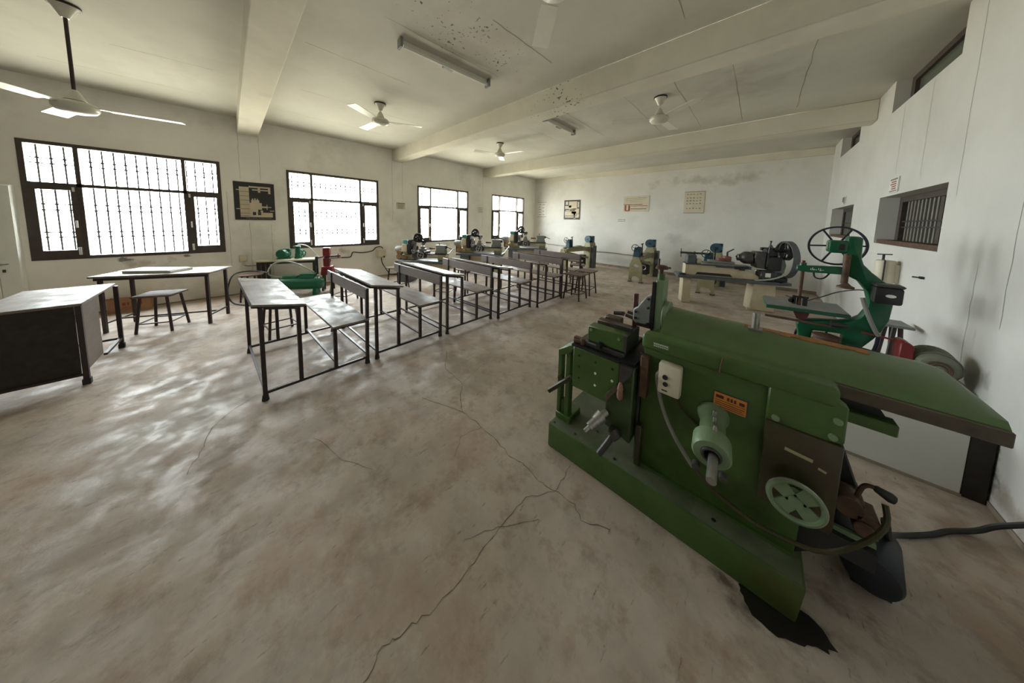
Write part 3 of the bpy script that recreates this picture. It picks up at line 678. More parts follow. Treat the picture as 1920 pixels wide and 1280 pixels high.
def make_stool(loc, rz, label, top=STOOLT, h=.47, w=.31, tw=.35, cat='stool'):
    r = thing('stool', label, cat, loc, rz, 'square steel stools')
    B().bx(-tw / 2, tw / 2, -w / 2, w / 2, h - .022, h).build('seat', top, r, local=True, bev=.003)
    for sx in (-1, 1):
        for sy in (-1, 1):
            l = B().tube([(sx * (tw / 2 - .06), sy * (w / 2 - .04), h - .022), (sx * (tw / 2 - .02), sy * (w / 2 - .005), .01)], .0145, n=8).build('leg', LEG, r, local=True)
            B().cyl((sx * (tw / 2 - .02), sy * (w / 2 - .005), .0), (sx * (tw / 2 - .022), sy * (w / 2 - .007), .03), .015, .0125, n=10).build('foot_cap', RUBBER, l, local=True)
    x, y, z = tw / 2 - .03, w / 2 - .013, .12
    bars('stretcher', LEG, r, (((-x, -y, z), (x, -y, z)), ((-x, y, z), (x, y, z)), ((-x, -y, z), (-x, y, z)), ((x, -y, z), (x, y, z))), .013, .013, True)
    return r
st = make_stool((-5.56, -.66, 0), 67, 'square stool with splayed legs in front of the low work table')
for (x, y, rz, lab, sc) in [
    (-4.36, .38, 8, 'square stool standing at the far end of the nearest bench desk', 1.0),
    (-5.35, 1.33, 40, 'square stool in front of the red machine, past the second bench backrest', 1.0),
    (-4.40, 2.80, 30, 'square stool at the window end of the third bench desk', 1.0),
    (-5.52, 2.38, 20, 'square stool in front of the nearest lathe', 1.0),
    (-4.42, 3.34, 15, 'square stool by the window end of the fourth bench desk backrest', 1.0),
    (-2.56, 4.59, 2, 'nearer of the two square stools at the aisle end of the last bench desk', 1.06),
    (-2.60, 5.10, 2, 'farther of the two square stools at the aisle end of the last bench desk', 1.04),
    (-3.20, 5.78, 30, 'square stool in the far group, beside the left planer', 1.0),
    (-3.55, 6.35, 25, 'square stool farthest back, in front of the left planer', 1.0),
    (-3.95, 5.72, 10, 'square stool behind the window end of the last bench desk', 1.0)]:
    dup(st, (x, y, 0), rz, lab, sc)

# ------------------------------------------------------------------ dual bench desks
def make_desk(label):
    r = thing('bench_desk', label, 'desk', (0, 0, 0), 0, 'bench desks in a single row')
    W = 1.30
    # slanting desk board: front edge y=-.045 z=.79, rear edge y=.285 z=.725
    def sl(x0, x1, t0, t1, m, nm):
        b = B(); y0, z0, y1, z1 = -.045, .792, .285, .728
        pts = [(y0, z0 - t0), (y1, z1 - t0), (y1, z1 - t1), (y0, z0 - t1)]
        b.prism(pts, 'x', x0, x1); return b.build(nm, m, r, local=True)
    sl(-W + .02, .03, .0, -.018, LAM, 'desktop')
    sl(-W + .10, -.05, .03, .018, DWOOD, 'book_shelf')
    B().bx(-W + .02, .03, .475, .795, .455, .475).build('bench_seat', LAM, r, local=True, bev=.003)
    b = B().bx(-W - .01, .0, .785, .803, .655, .785); b.build('backrest', LAMB, r, local=True, bev=.003)
    lx = -1.13
    for x in (0, lx):
        for (y, zt, nm) in ((0, .765, 'front_leg'), (.235, .72, 'desk_leg'), (.498, .455, 'bench_leg'), (.788, .78, 'back_leg')):
            y2 = y - (.012 if nm == 'back_leg' else 0)
            zf = .075 if nm in ('desk_leg', 'bench_leg') else 0.0
            l = B().bar((x, y2, zf), (x, y, zt), .028, .028, (0, 1, 0)).build(nm, LEG, r, local=True)
            if zf == 0: B().lathe([(.024, 0), (.024, .006), (.018, .05), (.0, .05)], (x, y2, 0), n=10).build('foot_cap', RUBBER, l, local=True)
        bars('side_rail', LEG, r, [((x, 0, .065), (x, .776, .065))], .022, .022, True)
        bars('desk_bearer', LEG, r, [((x, .02, .762), (x, .25, .715))], .02, .02, True)
        bars('seat_bearer', LEG, r, [((x, .475, .447), (x, .79, .447))], .02, .02, True)
    bars('cross_rail', LEG, r, [((lx, 0, .085), (0, 0, .085)), ((lx, .498, .12), (0, .498, .12)), ((lx, .776, .10), (0, .776, .10))], .018, .018, True)
    return r
dk = make_desk('bench desk nearest the camera, its own desktop at the front of the row')
dk.location = (-2.82, .125, 0); dk.rotation_euler = (0, 0, rad(2.5))
for (x, y, rz, lab) in [(-2.875, 1.003, 1.5, 'second bench desk of the row, close behind the nearest one'), (-2.89, 1.88, 1, 'third bench desk of the row, in the middle'),
                        (-2.825, 2.745, 1, 'fourth bench desk of the row, counted from the camera'), (-2.735, 3.605, 1, 'fifth bench desk of the row, just before the last one'), (-2.83, 4.46, 0, 'last bench desk of the row, beside the aisle-end stools')]:
    dup(dk, (x, y, 0), rz, lab)
# ------------------------------------------------------------------ compressor corner
r = thing('machine_bench', 'bench with dark square legs carrying the green compressor pump', 'table', (-6.72, .30, 0), 70)
B().bx(-.02, .872, -.01, .27, .62, .648).build('tabletop', CREAMP, r, local=True, bev=.003)
for x in (.015, .15, .855):
    B().bar((x, .02, 0), (x, .02, .62), .05, .05, (0, 1, 0)).build('leg', LEG, r, local=True)
for x in (.015, .855):
    B().bar((x, .24, 0), (x, .24, .62), .05, .05, (0, 1, 0)).build('leg', LEG, r, local=True)
B().bar((.0, .02, .60), (.87, .02, .60), .04, .045).build('apron', LEG, r, local=True)
r = thing('electric_motor', 'green electric motor lying on the compressor bench', 'motor', (-6.845, .384, .648), 70)
ax = Vector((.30, .95, 0)).normalized(); c0 = Vector((.265, -.02, .098))
B().lathe([(.0, 0), (.05, 0), (.082, .012), (.088, .03), (.088, .19), (.07, .215), (0, .22)], c0, ax, 28).build('motor_body', TEALG, r, local=True)
b = B()
for q in (.025, .045, .062): b.ring(c0 + ax * .001, ax, q, .004, n=24, k=6)
b.build('fan_grille', TEALG, r, local=True)
b = B()
for k in range(3): b.ring(c0 + ax * (.06 + .05 * k), ax, .089, .003, n=28, k=6)
b.build('cooling_fin', TEALG, r, local=True)
B().bx(.20, .42, .02, .16, .0005, .018).build('motor_foot', TEALG, r, local=True)
B().bx(.28, .36, .04, .12, .15, .20).xf(Matrix.Translation((.04, .03, -.01))).build('terminal_box', TEALG, r, local=True, bev=.005)
r = thing('compressor_pump', 'green compressor pump with flywheel on the bench beside its motor', 'compressor', (-6.845, .384, .648), 70)
B().lathe([(.062, 0), (.062, .02), (.05, .03), (.05, .09), (.045, .10)], (.53, .05, .0005), n=20).build('crankcase', TEALG, r, local=True)
b = B()
for k in range(7): b.cyl((.53, .05, .10 + k * .018), (.53, .05, .108 + k * .018), .05)
b.cyl((.53, .05, .095), (.53, .05, .22), .037)
b.build('finned_cylinder', TEALG, r, local=True)
B().bx(.487, .573, .01, .09, .22, .25).build('cylinder_head', TEALG, r, local=True, bev=.006)
b = B().ring((.60, .05, .095), (.8, -.6, 0), .068, .009)
for k in range(4):
    a = k * PI / 4 + .3
    b.bar(Vector((.60, .05, .095)) + Vector((.6 * math.cos(a), .8 * math.cos(a), math.sin(a))) * .066, Vector((.60, .05, .095)) - Vector((.6 * math.cos(a), .8 * math.cos(a), math.sin(a))) * .066, .012, .01)
b.build('flywheel', TEALG, r, local=True)
B().cyl((.455, .05, .235), (.50, .05, .235), .016).build('air_filter', STEEL, r, local=True)
tag(B().tube([(-6.705, .895, .905), (-6.70, .90, .925), (-6.66, .95, .928), (-6.50, 1.04, .905), (-6.46, 1.10, .80), (-6.42, 1.19, .68), (-6.40, 1.20, .55), (-6.38, 1.195, .44), (-6.33, 1.17, .39)], .011, smooth=2).build('air_pipe', STEELW), 'pale air pipe from the compressor pump down past the bench end', 'pipe')
r = thing('air_tank', 'green horizontal air tank on feet on the floor before the bench', 'tank', (-6.09, 1.02, 0), 55)
B().lathe([(0, -.66), (.06, -.655), (.10, -.63), (.118, -.59), (.118, .06), (.10, .10), (.06, .125), (0, .13)], (0, .10, .215), (1, 0, 0), 28).build('tank_shell', TEALG, r, local=True)
for x in (-.52, .0):
    B().prism([(.0, .0), (.2, .0), (.17, .14), (.03, .14)], 'x', x - .03, x + .03).build('tank_foot', TEALG, r, local=True, bev=.004)
b = B().bx(-.53, -.30, .04, .16, .32, .365).bx(-.245, -.01, .04, .16, .32, .405); b.build('mounting_saddle', TEALG, r, local=True, bev=.004)
b = B().cyl((.04, .08, .32), (.04, .08, .38), .014).cyl((.06, .05, .37), (.06, .02, .37), .022); b.build('pressure_gauge', STEEL, r, local=True)
B().ring((.115, .10, .20), (1, .0, 0), .035, .008).build('end_ring', STEEL, r, local=True)
tag(B().tube([(-6.47, .58, .345), (-6.50, .50, .36), (-6.46, .42, .42), (-6.40, .43, .54), (-6.38, .53, .65), (-6.37, .68, .655), (-6.34, .84, .59), (-6.27, 1.02, .45), (-6.22, 1.06, .425)], .014, smooth=2).build('air_hose', HOSEG), 'pale grey green hose arching above the green air tank', 'hose')
r = thing('round_stool', 'round topped stool beside the compressor bench, under a black hose', 'stool', (-6.40, .20, 0))
B().cyl((-6.40, .20, .452), (-6.40, .20, .47), .165, n=32).build('seat', STOOLT, r)
for k in range(4):
    a = rad(20 + 90 * k); l = B().tube([(-6.40 + .12 * math.cos(a), .20 + .12 * math.sin(a), .452), (-6.40 + .16 * math.cos(a), .20 + .16 * math.sin(a), .0)], .013).build('leg', LEG, r)
B().ring((-6.40, .20, .16), (0, 0, 1), .145, .007).build('foot_ring', LEG, r)
tag(B().tube([(-6.18, .40, .50), (-6.30, .35, .505), (-6.44, .27, .505), (-6.52, .12, .51), (-6.48, -.03, .48), (-6.38, -.09, .26), (-6.36, -.09, .12), (-6.27, -.04, .022), (-6.15, .05, .013), (-5.95, .18, .013)], .011, smooth=2).build('rubber_hose', RUBBER), 'black rubber hose looping over the round stool to the floor', 'hose')
r = thing('bench_drill', 'small red belt drilling machine on a stand below the second window', 'machine', (-6.35, 1.3, 0), 66)
for (x, y) in ((-.07, -.06), (.09, -.06), (-.07, .10), (.09, .10)): B().bar((x, y, 0), (x * .8, y * .8, .325), .03, .03, (0, 1, 0)).build('leg', STEELD, r, local=True)
B().prism([(-.095, .325), (.115, .325), (.10, .49), (-.08, .49)], 'y', -.08, .12).build('base_box', RED, r, local=True, bev=.008)
B().bx(-.06, .05, -.03, .07, .49, .66).build('column', RED, r, local=True, bev=.012)
B().bx(-.058, .058, -.05, .09, .70, .87).build('head', RED, r, local=True, bev=.012)
B().cyl((0, .02, .66), (0, .02, .70), .05).build('collar', MAROON, r, local=True)
b = B().cyl((-.15, -.01, .665), (-.05, 0, .69), .012).cyl((.04, 0, .69), (.24, 0, .70), .017); b.build('feed_shaft', MAROON, r, local=True)
b = B().cyl((.19, 0, .70), (.215, 0, .70), .035).bar((.20, 0, .655), (.20, 0, .75), .014, .014); b.build('feed_handle', PINK, r, local=True)
b = B().ring((.045, -.06, .615), (0, 1, 0), .032, .008); b.build('belt_pulley', MAROON, r, local=True)
b = B().cyl((-.16, -.05, .52), (-.16, -.05, .70), .024); b.build('spindle_guard', NAVY, r, local=True)

# ------------------------------------------------------------------ three small lathes by the windows
def handwheel(b, c, axis, R, rr=.007, spokes=4, hub=.014, ph=0.3):
    a, u, w = frame(axis); c = Vector(c)
    b.ring(c, axis, R, rr)
    for k in range(spokes):
        t = 2 * PI * k / spokes + ph
        b.cyl(c, c + (u * math.cos(t) + w * math.sin(t)) * R, rr * .75, n=8)
    b.cyl(c - a * .02, c + a * .02, hub, n=12)
    return b
def make_lathe(label, loc, rz, cap=TEALC, ped=OLIVE):
    r = thing('bench_lathe', label, 'lathe', loc, rz, 'small lathes along the window wall')
    B().bx(-.08, 1.13, -.20, .26, .465, .522).build('chip_tray', SLATE, r, local=True, bev=.006)
    B().bx(.02, .26, -.15, .22, 0, .465).build('pedestal', SLATE, r, local=True, bev=.01)
    B().bx(.80, 1.03, -.15, .22, 0, .465).build('pedestal', CREAM, r, local=True, bev=.01)
    B().bx(.26, .80, -.02, .06, .30, .465).build('cross_tie', CREAM, r, local=True)
    B().bx(.90, 1.08, -.09, .16, .522, .655).build('bed_foot', OLIVE, r, local=True, bev=.01)
    B().bx(.03, .32, -.09, .16, .522, .655).build('bed_foot', OLIVE, r, local=True, bev=.01)
    B().bx(.28, 1.09, -.07, .14, .61, .665).build('bed', CREAM, r, local=True, bev=.006)
    b = B().bx(.28, 1.09, -.075, -.03, .665, .69).bx(.28, 1.09, .09, .145, .665, .69); b.build('bed_way', STEELD, r, local=True)
    B().bx(.06, .24, -.10, .17, .655, .90).build('headstock', OLIVE, r, local=True, bev=.015)
    B().bx(.17, .275, -.125, .18, .655, .995).build('headstock_cover', BLACKM, r, local=True, bev=.02)
    B().bx(.055, .175, -.10, .13, .90, .99).build('gear_cover', cap, r, local=True, bev=.008)
    B().prism([(.03, .72), (.17, .72), (.17, .90), (.06, .90)], 'y', -.13, -.09).build('quadrant_plate', CREAM, r, local=True, bev=.006)
    b = B()
    for (x, z, R) in ((-.03, .60, .052), (.07, .60, .042), (.14, .585, .03), (-.02, .70, .05)):
        b.cyl((x, -.14, z), (x, -.11, z), R, n=24)
        for k in range(14):
            t = 2 * PI * k / 14; b.bx(x + R * math.cos(t) - .005, x + R * math.cos(t) + .005, -.138, -.112, z + R * math.sin(t) - .005, z + R * math.sin(t) + .005)
    b.build('change_gear', BRASSY, r, local=True)
    B().lathe([(0, 0), (.06, .004), (.075, .03), (.075, .16), (.05, .18), (0, .185)], (-.19, .05, .76), (1, 0, 0), 22).build('motor', GREYC, r, local=True)
    B().bx(-.14, -.02, .0, .1, .522, .69).build('motor_bracket', IRON, r, local=True)
    b = handwheel(B(), (.36, .06, 1.04), (.55, -.84, .1), .095, .016, 3, .03); b.ring((.335, .10, 1.04), (.55, -.84, .1), .07, .02)
    b.build('belt_pulley', BLACKM, r, local=True)
    b = B().bar((.22, .05, .96), (.34, .10, 1.04), .06, .05).bar((.34, .1, 1.0), (.50, .12, .93), .05, .05).bar((.48, .05, .88), (.52, .12, .97), .06, .04); b.build('countershaft_arm', BLACKM, r, local=True)
    b = B().lathe([(.045, 0), (.085, .01), (.085, .075), (.05, .08), (.05, .03)], (.275, .03, .80), (1, 0, 0), 26); b.build('chuck', STEEL, r, local=True)
    b = B().bx(.29, .64, -.125, -.075, .585, .70).bx(.33, .62, -.13, .17, .69, .735); b.build('carriage', STEELD, r, local=True, bev=.006)
    handwheel(B(), (.52, -.16, .655), (0, 1, 0), .072, .011, 4).build('carriage_handwheel', STEEL, r, local=True)
    handwheel(B(), (.35, -.16, .745), (0, 1, 0), .042, .007, 4).build('cross_slide_handle', STEEL, r, local=True)
    b = B().cyl((.42, -.15, .62), (.42, -.125, .62), .035).cyl((.60, -.16, .72), (.60, -.12, .72), .02); b.build('gear_knob', STEELD, r, local=True)
    b = B().bx(.44, .56, -.06, .10, .735, .79).bx(.46, .54, -.03, .05, .79, .85).cyl((.50, .01, .85), (.50, .01, .91), .014).bar((.50, .01, .90), (.57, -.02, .93), .012, .012); b.build('tool_post', STEEL, r, local=True, bev=.004)
    B().cyl((.66, .03, .80), (.80, .03, .80), .02, .015).build('tailstock_centre', MAROON, r, local=True)
    B().prism([(.80, .69), (1.07, .69), (1.05, .80), (1.06, .885), (.82, .885), (.84, .80)], 'y', -.03, .10).build('tailstock', GREYC, r, local=True, bev=.008)
    b = B().bar((1.06, .03, .86), (1.21, .0, .80), .014, .014).cyl((1.05, .03, .84), (1.09, .03, .84), .03).cyl((.90, .03, .885), (.90, .03, .935), .012).bar((.86, .03, .93), (.94, .03, .93), .01, .01); b.build('tailstock_lever', IRON, r, local=True)
    b = B().cyl((.28, -.10, .60), (1.08, -.10, .60), .011).cyl((.28, -.10, .565), (1.08, -.10, .565), .009); b.build('lead_screw', STEEL, r, local=True)
    return r
la = make_lathe('small lathe nearest the camera, under the third window, teal cap on its headstock', (-6.17, 2.78, 0), 37)
dup(la, (-6.17, 4.47, 0), 37, 'middle small lathe, between the third and fourth windows', 1.08)
dup(la, (-6.20, 6.45, 0), 35, 'farthest small lathe, under the fourth window by the far corner', 1.15)
tag(B().tube([(-5.55, 3.62, .62), (-5.9, 3.9, .60), (-6.2, 4.2, .66), (-6.35, 4.4, .66)], .012, smooth=2).build('power_cable', CONDUIT), 'grey cable strung between the nearest and the middle small lathes', 'cable')
tag(B().tube([(-5.22, 5.1, .0), (-5.35, 5.25, .25), (-5.42, 5.42, .50), (-5.7, 5.9, .64)], .016, smooth=2).build('air_pipe', STEELW), 'pale cable running from the floor up to the farthest small lathe', 'cable')

# ------------------------------------------------------------------ big cream lathe
r = thing('engine_lathe', 'large cream lathe with dark headstock and flat belt wheel', 'lathe', (-1.06, 5.86, 0), 21.5)
b = B().bx(-.03, 1.48, -.03, .36, .49, .545); b.build('chip_tray', SLATE, r, local=True, bev=.006)
B().prism([(1.48, -.03), (1.66, .04), (1.66, .28), (1.48, .36)], 'z', .49, .535).build('tray_apron', SLATE, r, local=True)
B().prism([(.07, 0), (.22, 0), (.20, .49), (.07, .49)], 'y', .04, .30).build('pedestal', CREAM, r, local=True, bev=.01)
B().prism([(1.12, 0), (1.48, 0), (1.46, .49), (1.15, .49)], 'y', .04, .30).build('pedestal', CREAM, r, local=True, bev=.01)
B().bx(1.09, 1.15, .03, .08, 0, .04).build('pedestal_lug', CREAM, r, local=True)
B().prism([(.10, .545), (1.30, .545), (1.22, .61), (1.02, .735), (.60, .735), (.585, .748), (.10, .75)], 'y', .06, .28).build('bed', CREAM, r, local=True, bev=.006)
b = B(); b.prism([(.27, .565), (.84, .565), (.80, .61), (.30, .61)], 'y', .052, .0615); b.build('bed_recess', BLACKM, r, local=True)
b = B().bx(.10, .60, .045, .11, .745, .765).bx(.10, .60, .23, .295, .745, .765).bx(.58, 1.1, .045, .30, .725, .775); b.build('bed_way', SLATE, r, local=True)
B().bx(.125, .275, .07, .28, .76, .93).build('tailstock', SLATE, r, local=True, bev=.012)
b = B().cyl((.04, .17, .955), (.44, .17, .955), .019).cyl((.245, .17, .955), (.265, .17, .955), .032).cyl((.43, .17, .955), (.50, .17, .955), .012, .003); b.build('tailstock_spindle', STEELD, r, local=True)
b = B().bar((.035, .17, .87), (.03, .17, 1.035), .012, .012).cyl((.02, .17, .955), (.05, .17, .955), .022); b.build('tailstock_handle', STEELD, r, local=True)
B().bx(.28, .36, .08, .26, .765, .86).build('steady_block', CREAM, r, local=True, bev=.01)
b = B().bx(.40, .84, .02, .32, .765, .80).bx(.50, .86, .05, .30, .80, .84).bx(.34, .52, -.02, .10, .77, .80); b.build('carriage', GREYC, r, local=True, bev=.008)
b = B().bx(.62, .72, .08, .22, .84, .895).bx(.72, .82, .10, .24, .84, .93); b.build('tool_post', PINK, r, local=True, bev=.006)
b = B().cyl((.77, .17, .93), (.77, .17, 1.0), .016).bar((.76, .17, 1.0), (.86, .16, 1.07), .018, .018); b.build('tool_post_lever', STEELD, r, local=True)
b = B().cyl((.86, .05, .735), (1.06, .05, .755), .022).bx(.93, 1.0, .02, .07, .70, .755); b.build('feed_handle', BLACKM, r, local=True)
b = B().lathe([(.04, -.05), (.06, -.04), (.06, 0), (.085, .02), (.112, .06), (.112, .15), (.06, .18), (.04, .20)], (.965, .17, .925), (1, 0, 0), 26); b.build('chuck', STEELD, r, local=True)
b = B().cyl((.90, .17, .94), (.95, .17, .935), .012); b.build('chuck_key', BLACKM, r, local=True)
B().prism([(1.17, .765), (1.30, .75), (1.30, 1.05), (1.16, 1.05), (1.13, .95)], 'y', .06, .28).build('headstock', STEELD, r, local=True, bev=.012)
b = B().bx(1.30, 1.50, .02, .30, .74, .97); b.build('gearbox', BLACKM, r, local=True, bev=.015)
b = B()
for (x0, x1, R) in ((1.31, 1.36, .11), (1.36, 1.41, .09), (1.41, 1.46, .07)): b.cyl((x0, .17, 1.0), (x1, .17, 1.0), R, n=26)
b.build('cone_pulley', BLACKM, r, local=True)
b = B().cyl((1.30, .30, 1.09), (1.50, .30, 1.09), .03); handwheel(b, (1.44, .30, 1.10), (1, 0, 0), .06, .01, 4); b.build('back_gear', BLACKM, r, local=True)
b = B().bar((1.315, .06, .99), (1.325, .04, 1.235), .016, .016).sph((1.325, .04, 1.24), .016).bar((1.30, .03, .80), (1.315, .05, .99), .02, .02); b.build('belt_lever', BLACKM, r, local=True)
b = B().ring((1.60, .17, .93), (1, 0, 0), .315, .008, n=48, w=.085); b.build('flat_belt', SLATE, r, local=True)
b = B().ring((1.60, .17, 1.08), (1, 0, 0), .15, .012, n=36, w=.07)
for k in range(5):
    t = 2 * PI * k / 5; b.bar((1.60, .17, 1.08), (1.60, .17 + .15 * math.cos(t), 1.08 + .15 * math.sin(t)), .02, .025)
b.cyl((1.45, .17, 1.08), (1.66, .17, 1.08), .03); b.build('belt_wheel', BLACKM, r, local=True)
B().prism([(1.46, .545), (1.66, .545), (1.70, .80), (1.66, .95), (1.54, .95), (1.50, .80)], 'y', .33, .36).build('belt_guard', GREYC, r, local=True, bev=.008)
b = B().bx(1.22, 1.43, .0, .22, .5455, .72); b.build('motor_housing', STEELD, r, local=True, bev=.02)
B().bx(1.28, 1.35, -.008, 0, .62, .69).build('motor_plate', STEELW, r, local=True)
b = B().bx(1.43, 1.60, .03, .28, .5455, .62); b.build('motor_base', BLACKM, r, local=True, bev=.01)
B().tube([(1.14, .0, .55), (1.28, -.03, .572), (1.40, -.03, .61), (1.50, -.02, .66), (1.52, .0, .70)], .013, smooth=2).build('motor_cable', HOSEG, r, local=True)
B().bx(.0, .10, -.01, .07, .546, .575).build('oil_tin', BLACKM, r, local=True, bev=.004)

# ------------------------------------------------------------------ planing machines by the far wall
def make_planer(label, loc, rz):
    r = thing('planing_machine', label, 'planer', loc, rz, 'cream and blue planing machines by the far wall')
    leg = [(-.16, 0), (-.105, 0), (-.10, .10), (-.06, .145), (0, .16), (.06, .145), (.10, .10), (.105, 0), (.16, 0), (.14, .45), (.10, .65), (-.07, .65), (-.105, .55), (-.145, .44)]
    def arch(y0, y1):
        b = B()
        # frame with an eye: two halves left and right of the opening
        L = [(-.16, 0), (-.105, 0), (-.10, .10), (-.06, .145), (0, .16), (0, .385), (-.095, .41), (-.02, .47), (0, .475), (0, .65), (-.07, .65), (-.105, .55), (-.145, .44)]
        Rr = [(-x, z) for x, z in L]; Rr.reverse()
        b.prism(L, 'y', y0, y1).prism(Rr, 'y', y0, y1)
        return b
    arch(0, .07).build('leg_frame', OLIVE, r, local=True)
    B().bx(-.17, -.09, -.02, .09, 0, .018).build('foot', STEELD, r, local=True); B().bx(.09, .17, -.02, .09, 0, .018).build('foot', STEELD, r, local=True)
    B().bx(-.10, .14, .02, 1.12, .575, .665).build('bed', OLIVE, r, local=True, bev=.008)
    b = B().bx(-.10, -.04, .10, 1.10, .665, .70).bx(.08, .14, .10, 1.10, .665, .70); b.build('bed_rail', OLIVE, r, local=True)
    b = B().bx(-.08, .12, .35, .80, .70, .73); b.build('table', STEEL, r, local=True)
    B().prism([(-.085, .655), (.09, .655), (.085, .90), (.02, .915), (-.06, .86), (-.07, .74)], 'y', -.02, .14).build('head', BLUEM, r, local=True, bev=.012)
    handwheel(B(), (-.02, -.06, .885), (0, 1, .0), .085, .008, 4).build('handwheel', IRON, r, local=True)
    b = B().bar((.115, .06, .70), (.115, .06, .98), .02, .02).bar((.09, .03, .98), (.13, .08, 1.0), .02, .02).cyl((.115, .06, .70), (.115, .06, .76), .02); b.build('lever', IRON, r, local=True)
    b = B().bar((.1, .1, .56), (.14, 1.05, .34), .03, .06); b.build('brace', OLIVE, r, local=True)
    B().prism([(-.12, 0), (.16, 0), (.16, .70), (.13, .84), (-.06, .84), (-.12, .70)], 'y', 1.12, 1.40).build('column', OLIVE, r, local=True, bev=.012)
    B().bx(.16, .25, 1.15, 1.33, 0, .74).build('side_cabinet', SLATE, r, local=True, bev=.008)
    b = B().cyl((.02, 1.12, .94), (.02, 1.22, .94), .118, n=32); b.build('pulley_guard', BLUEM, r, local=True, bev=.004)
    b = B().cyl((.02, 1.11, .94), (.02, 1.12, .94), .03); b.build('guard_hub', NAVY, r, local=True)
    B().bx(.04, .14, 1.22, 1.34, .84, 1.05).build('guard_back', BLUEM, r, local=True, bev=.006)
    B().bx(-.08, .10, .72, 1.0, .10, .44).build('drive_box', BLACKM, r, local=True, bev=.01)
    B().ring((.01, .70, .30), (0, 1, 0), .06, .014).build('drive_pulley', STEEL, r, local=True)
    return r
pl = make_planer('cream planing machine with blue head, standing free mid way along the far wall', (-2.23, 7.0, 0), 2)
pq = dup(pl, (-4.40, 7.0, 0), -12, 'cream planing machine with blue head, behind the last bench desk', 1.0)
for ch in pq.children:
    if ch.name.split('.')[0] in ('head', 'handwheel', 'lever'): ch.location = (0, .22, .04)
dup(pl, (-.77, 7.0, 0), 0, 'cream planing machine with blue head, behind the large cream lathe', 1.0)
r = thing('paper_pile', 'loose white and pink papers on the bed of the left planing machine', 'papers', (-4.30, 7.54, .731), -12)
B().bx(-.05, .10, -.10, .06, 0, .008).build('white_sheet', PAPER, r, local=True); 
B().bx(-.06, .10, .07, .22, 0, .014).build('pink_sheet', PINK, r, local=True)
# ------------------------------------------------------------------ band saw by the right wall
r = thing('band_saw', 'green band saw with a large spoked top wheel near the right wall', 'band saw', (.52, 3.2, 0))
fr = [(.485, 1.43), (.497, 1.44), (.545, 1.44), (.557, 1.425), (.561, 1.285), (.575, 1.237), (.615, 1.185), (.669, 1.131), (.705, 1.10), (.722, 1.05), (.724, .96), (.718, .854), (.691, .758), (.663, .698), (.61, .603), (.60, .50), (.50, .50),
      (.52, .577), (.527, .694), (.464, .690), (.369, .679), (.367, .593), (.302, .586), (.282, .70), (.288, .735), (.40, .765), (.502, .783), (.552, .803), (.595, .845), (.616, .90), (.620, .978), (.605, 1.045), (.562, 1.112), (.51, 1.141), (.492, 1.16)]
B().prism(fr, 'y', 3.15, 3.26).build('frame', SAWG, r, bev=.012, seg=2)
B().bx(.47, .60, 3.12, 3.32, 0, .50).build('pedestal', SAWG, r, bev=.012)
b = B().ring((.46, 3.33, 1.358), (0, 1, 0), .150, .0065, n=56, w=.028)
for k in range(6):
    t = 2 * PI * k / 6 + .05; b.bar((.46 + .025 * math.cos(t), 3.33, 1.358 + .025 * math.sin(t)), (.46 + .147 * math.cos(t), 3.33, 1.358 + .147 * math.sin(t)), .009, .012)
b.cyl((.46, 3.31, 1.358), (.46, 3.35, 1.358), .03)
b.build('upper_wheel', NAVY, r)
b = B().ring((.45, 3.33, .565), (0, 1, 0), .155, .0065, n=48, w=.03)
for k in range(6):
    t = 2 * PI * k / 6 + .3; b.bar((.45, 3.33, .565), (.45 + .15 * math.cos(t), 3.33, .565 + .15 * math.sin(t)), .009, .012)
b.build('lower_wheel', BLACKM, r)
hb = B().bx(.40, .495, 3.15, 3.30, 1.31, 1.405).build('bearing_housing', SAWG, r, bev=.015, seg=2)
B().cyl((.395, 3.2, 1.36), (.40, 3.2, 1.36), .03).build('oil_cap', GREENP, hb)
B().bx(.45, .475, 3.143, 3.15, 1.335, 1.38).build('slot_plate', BLACKM, hb)
g = B().prism([(.243, 1.148), (.31, 1.143), (.48, 1.150), (.48, 1.207), (.31, 1.195), (.245, 1.19)], 'y', 3.14, 3.20).build('guide_arm', SAWG, r, bev=.005)
b = B()
for k, (x, w, h) in enumerate(((.318, .004, .014), (.325, .012, .004), (.327, .004, .016), (.335, .004, .012), (.342, .010, .004), (.358, .004, .014), (.364, .012, .004), (.368, .004, .016), (.376, .012, .003))):
    b.bx(x, x + w, 3.139, 3.1405, 1.163 + (k % 3) * .003, 1.163 + (k % 3) * .003 + h)
b.build('chalk_lettering', WHITEP, g)
B().cyl((.278, 3.17, 1.19), (.278, 3.17, 1.215), .02).build('guide_cap', SAWG, r)
B().cyl((.278, 3.17, 1.215), (.278, 3.17, 1.232), .012).build('cap_screw', RED, r)
B().cyl((.279, 3.17, .862), (.279, 3.17, 1.19), .0125).build('guide_post', RUST, r)
b = B().bx(.30, .325, 3.15, 3.19, .865, .935).bx(.24, .262, 3.15, 3.19, .87, .925).bx(.24, .33, 3.155, 3.165, .925, .94).cyl((.235, 3.15, .895), (.235, 3.19, .895), .018).bar((.20, 3.14, .93), (.25, 3.16, .915), .006, .006); b.build('blade_guide', BLACKM, r)
b = B().cyl((.492, 3.135, 1.085), (.492, 3.135, 1.305), .018); b.build('tension_screw', RUST, r)
b = B().lathe([(.012, .03), (.028, .012), (.044, .004), (.044, -.008), (.02, -.012)], (.50, 3.13, 1.062)); b.build('tension_handwheel', RUST, r)
t = [(.089, 3.07), (.553, 3.17), (.537, 3.55), (.07, 3.44)]
B().prism(t, 'z', .817, .845).build('saw_table', SAWG, r, bev=.003)
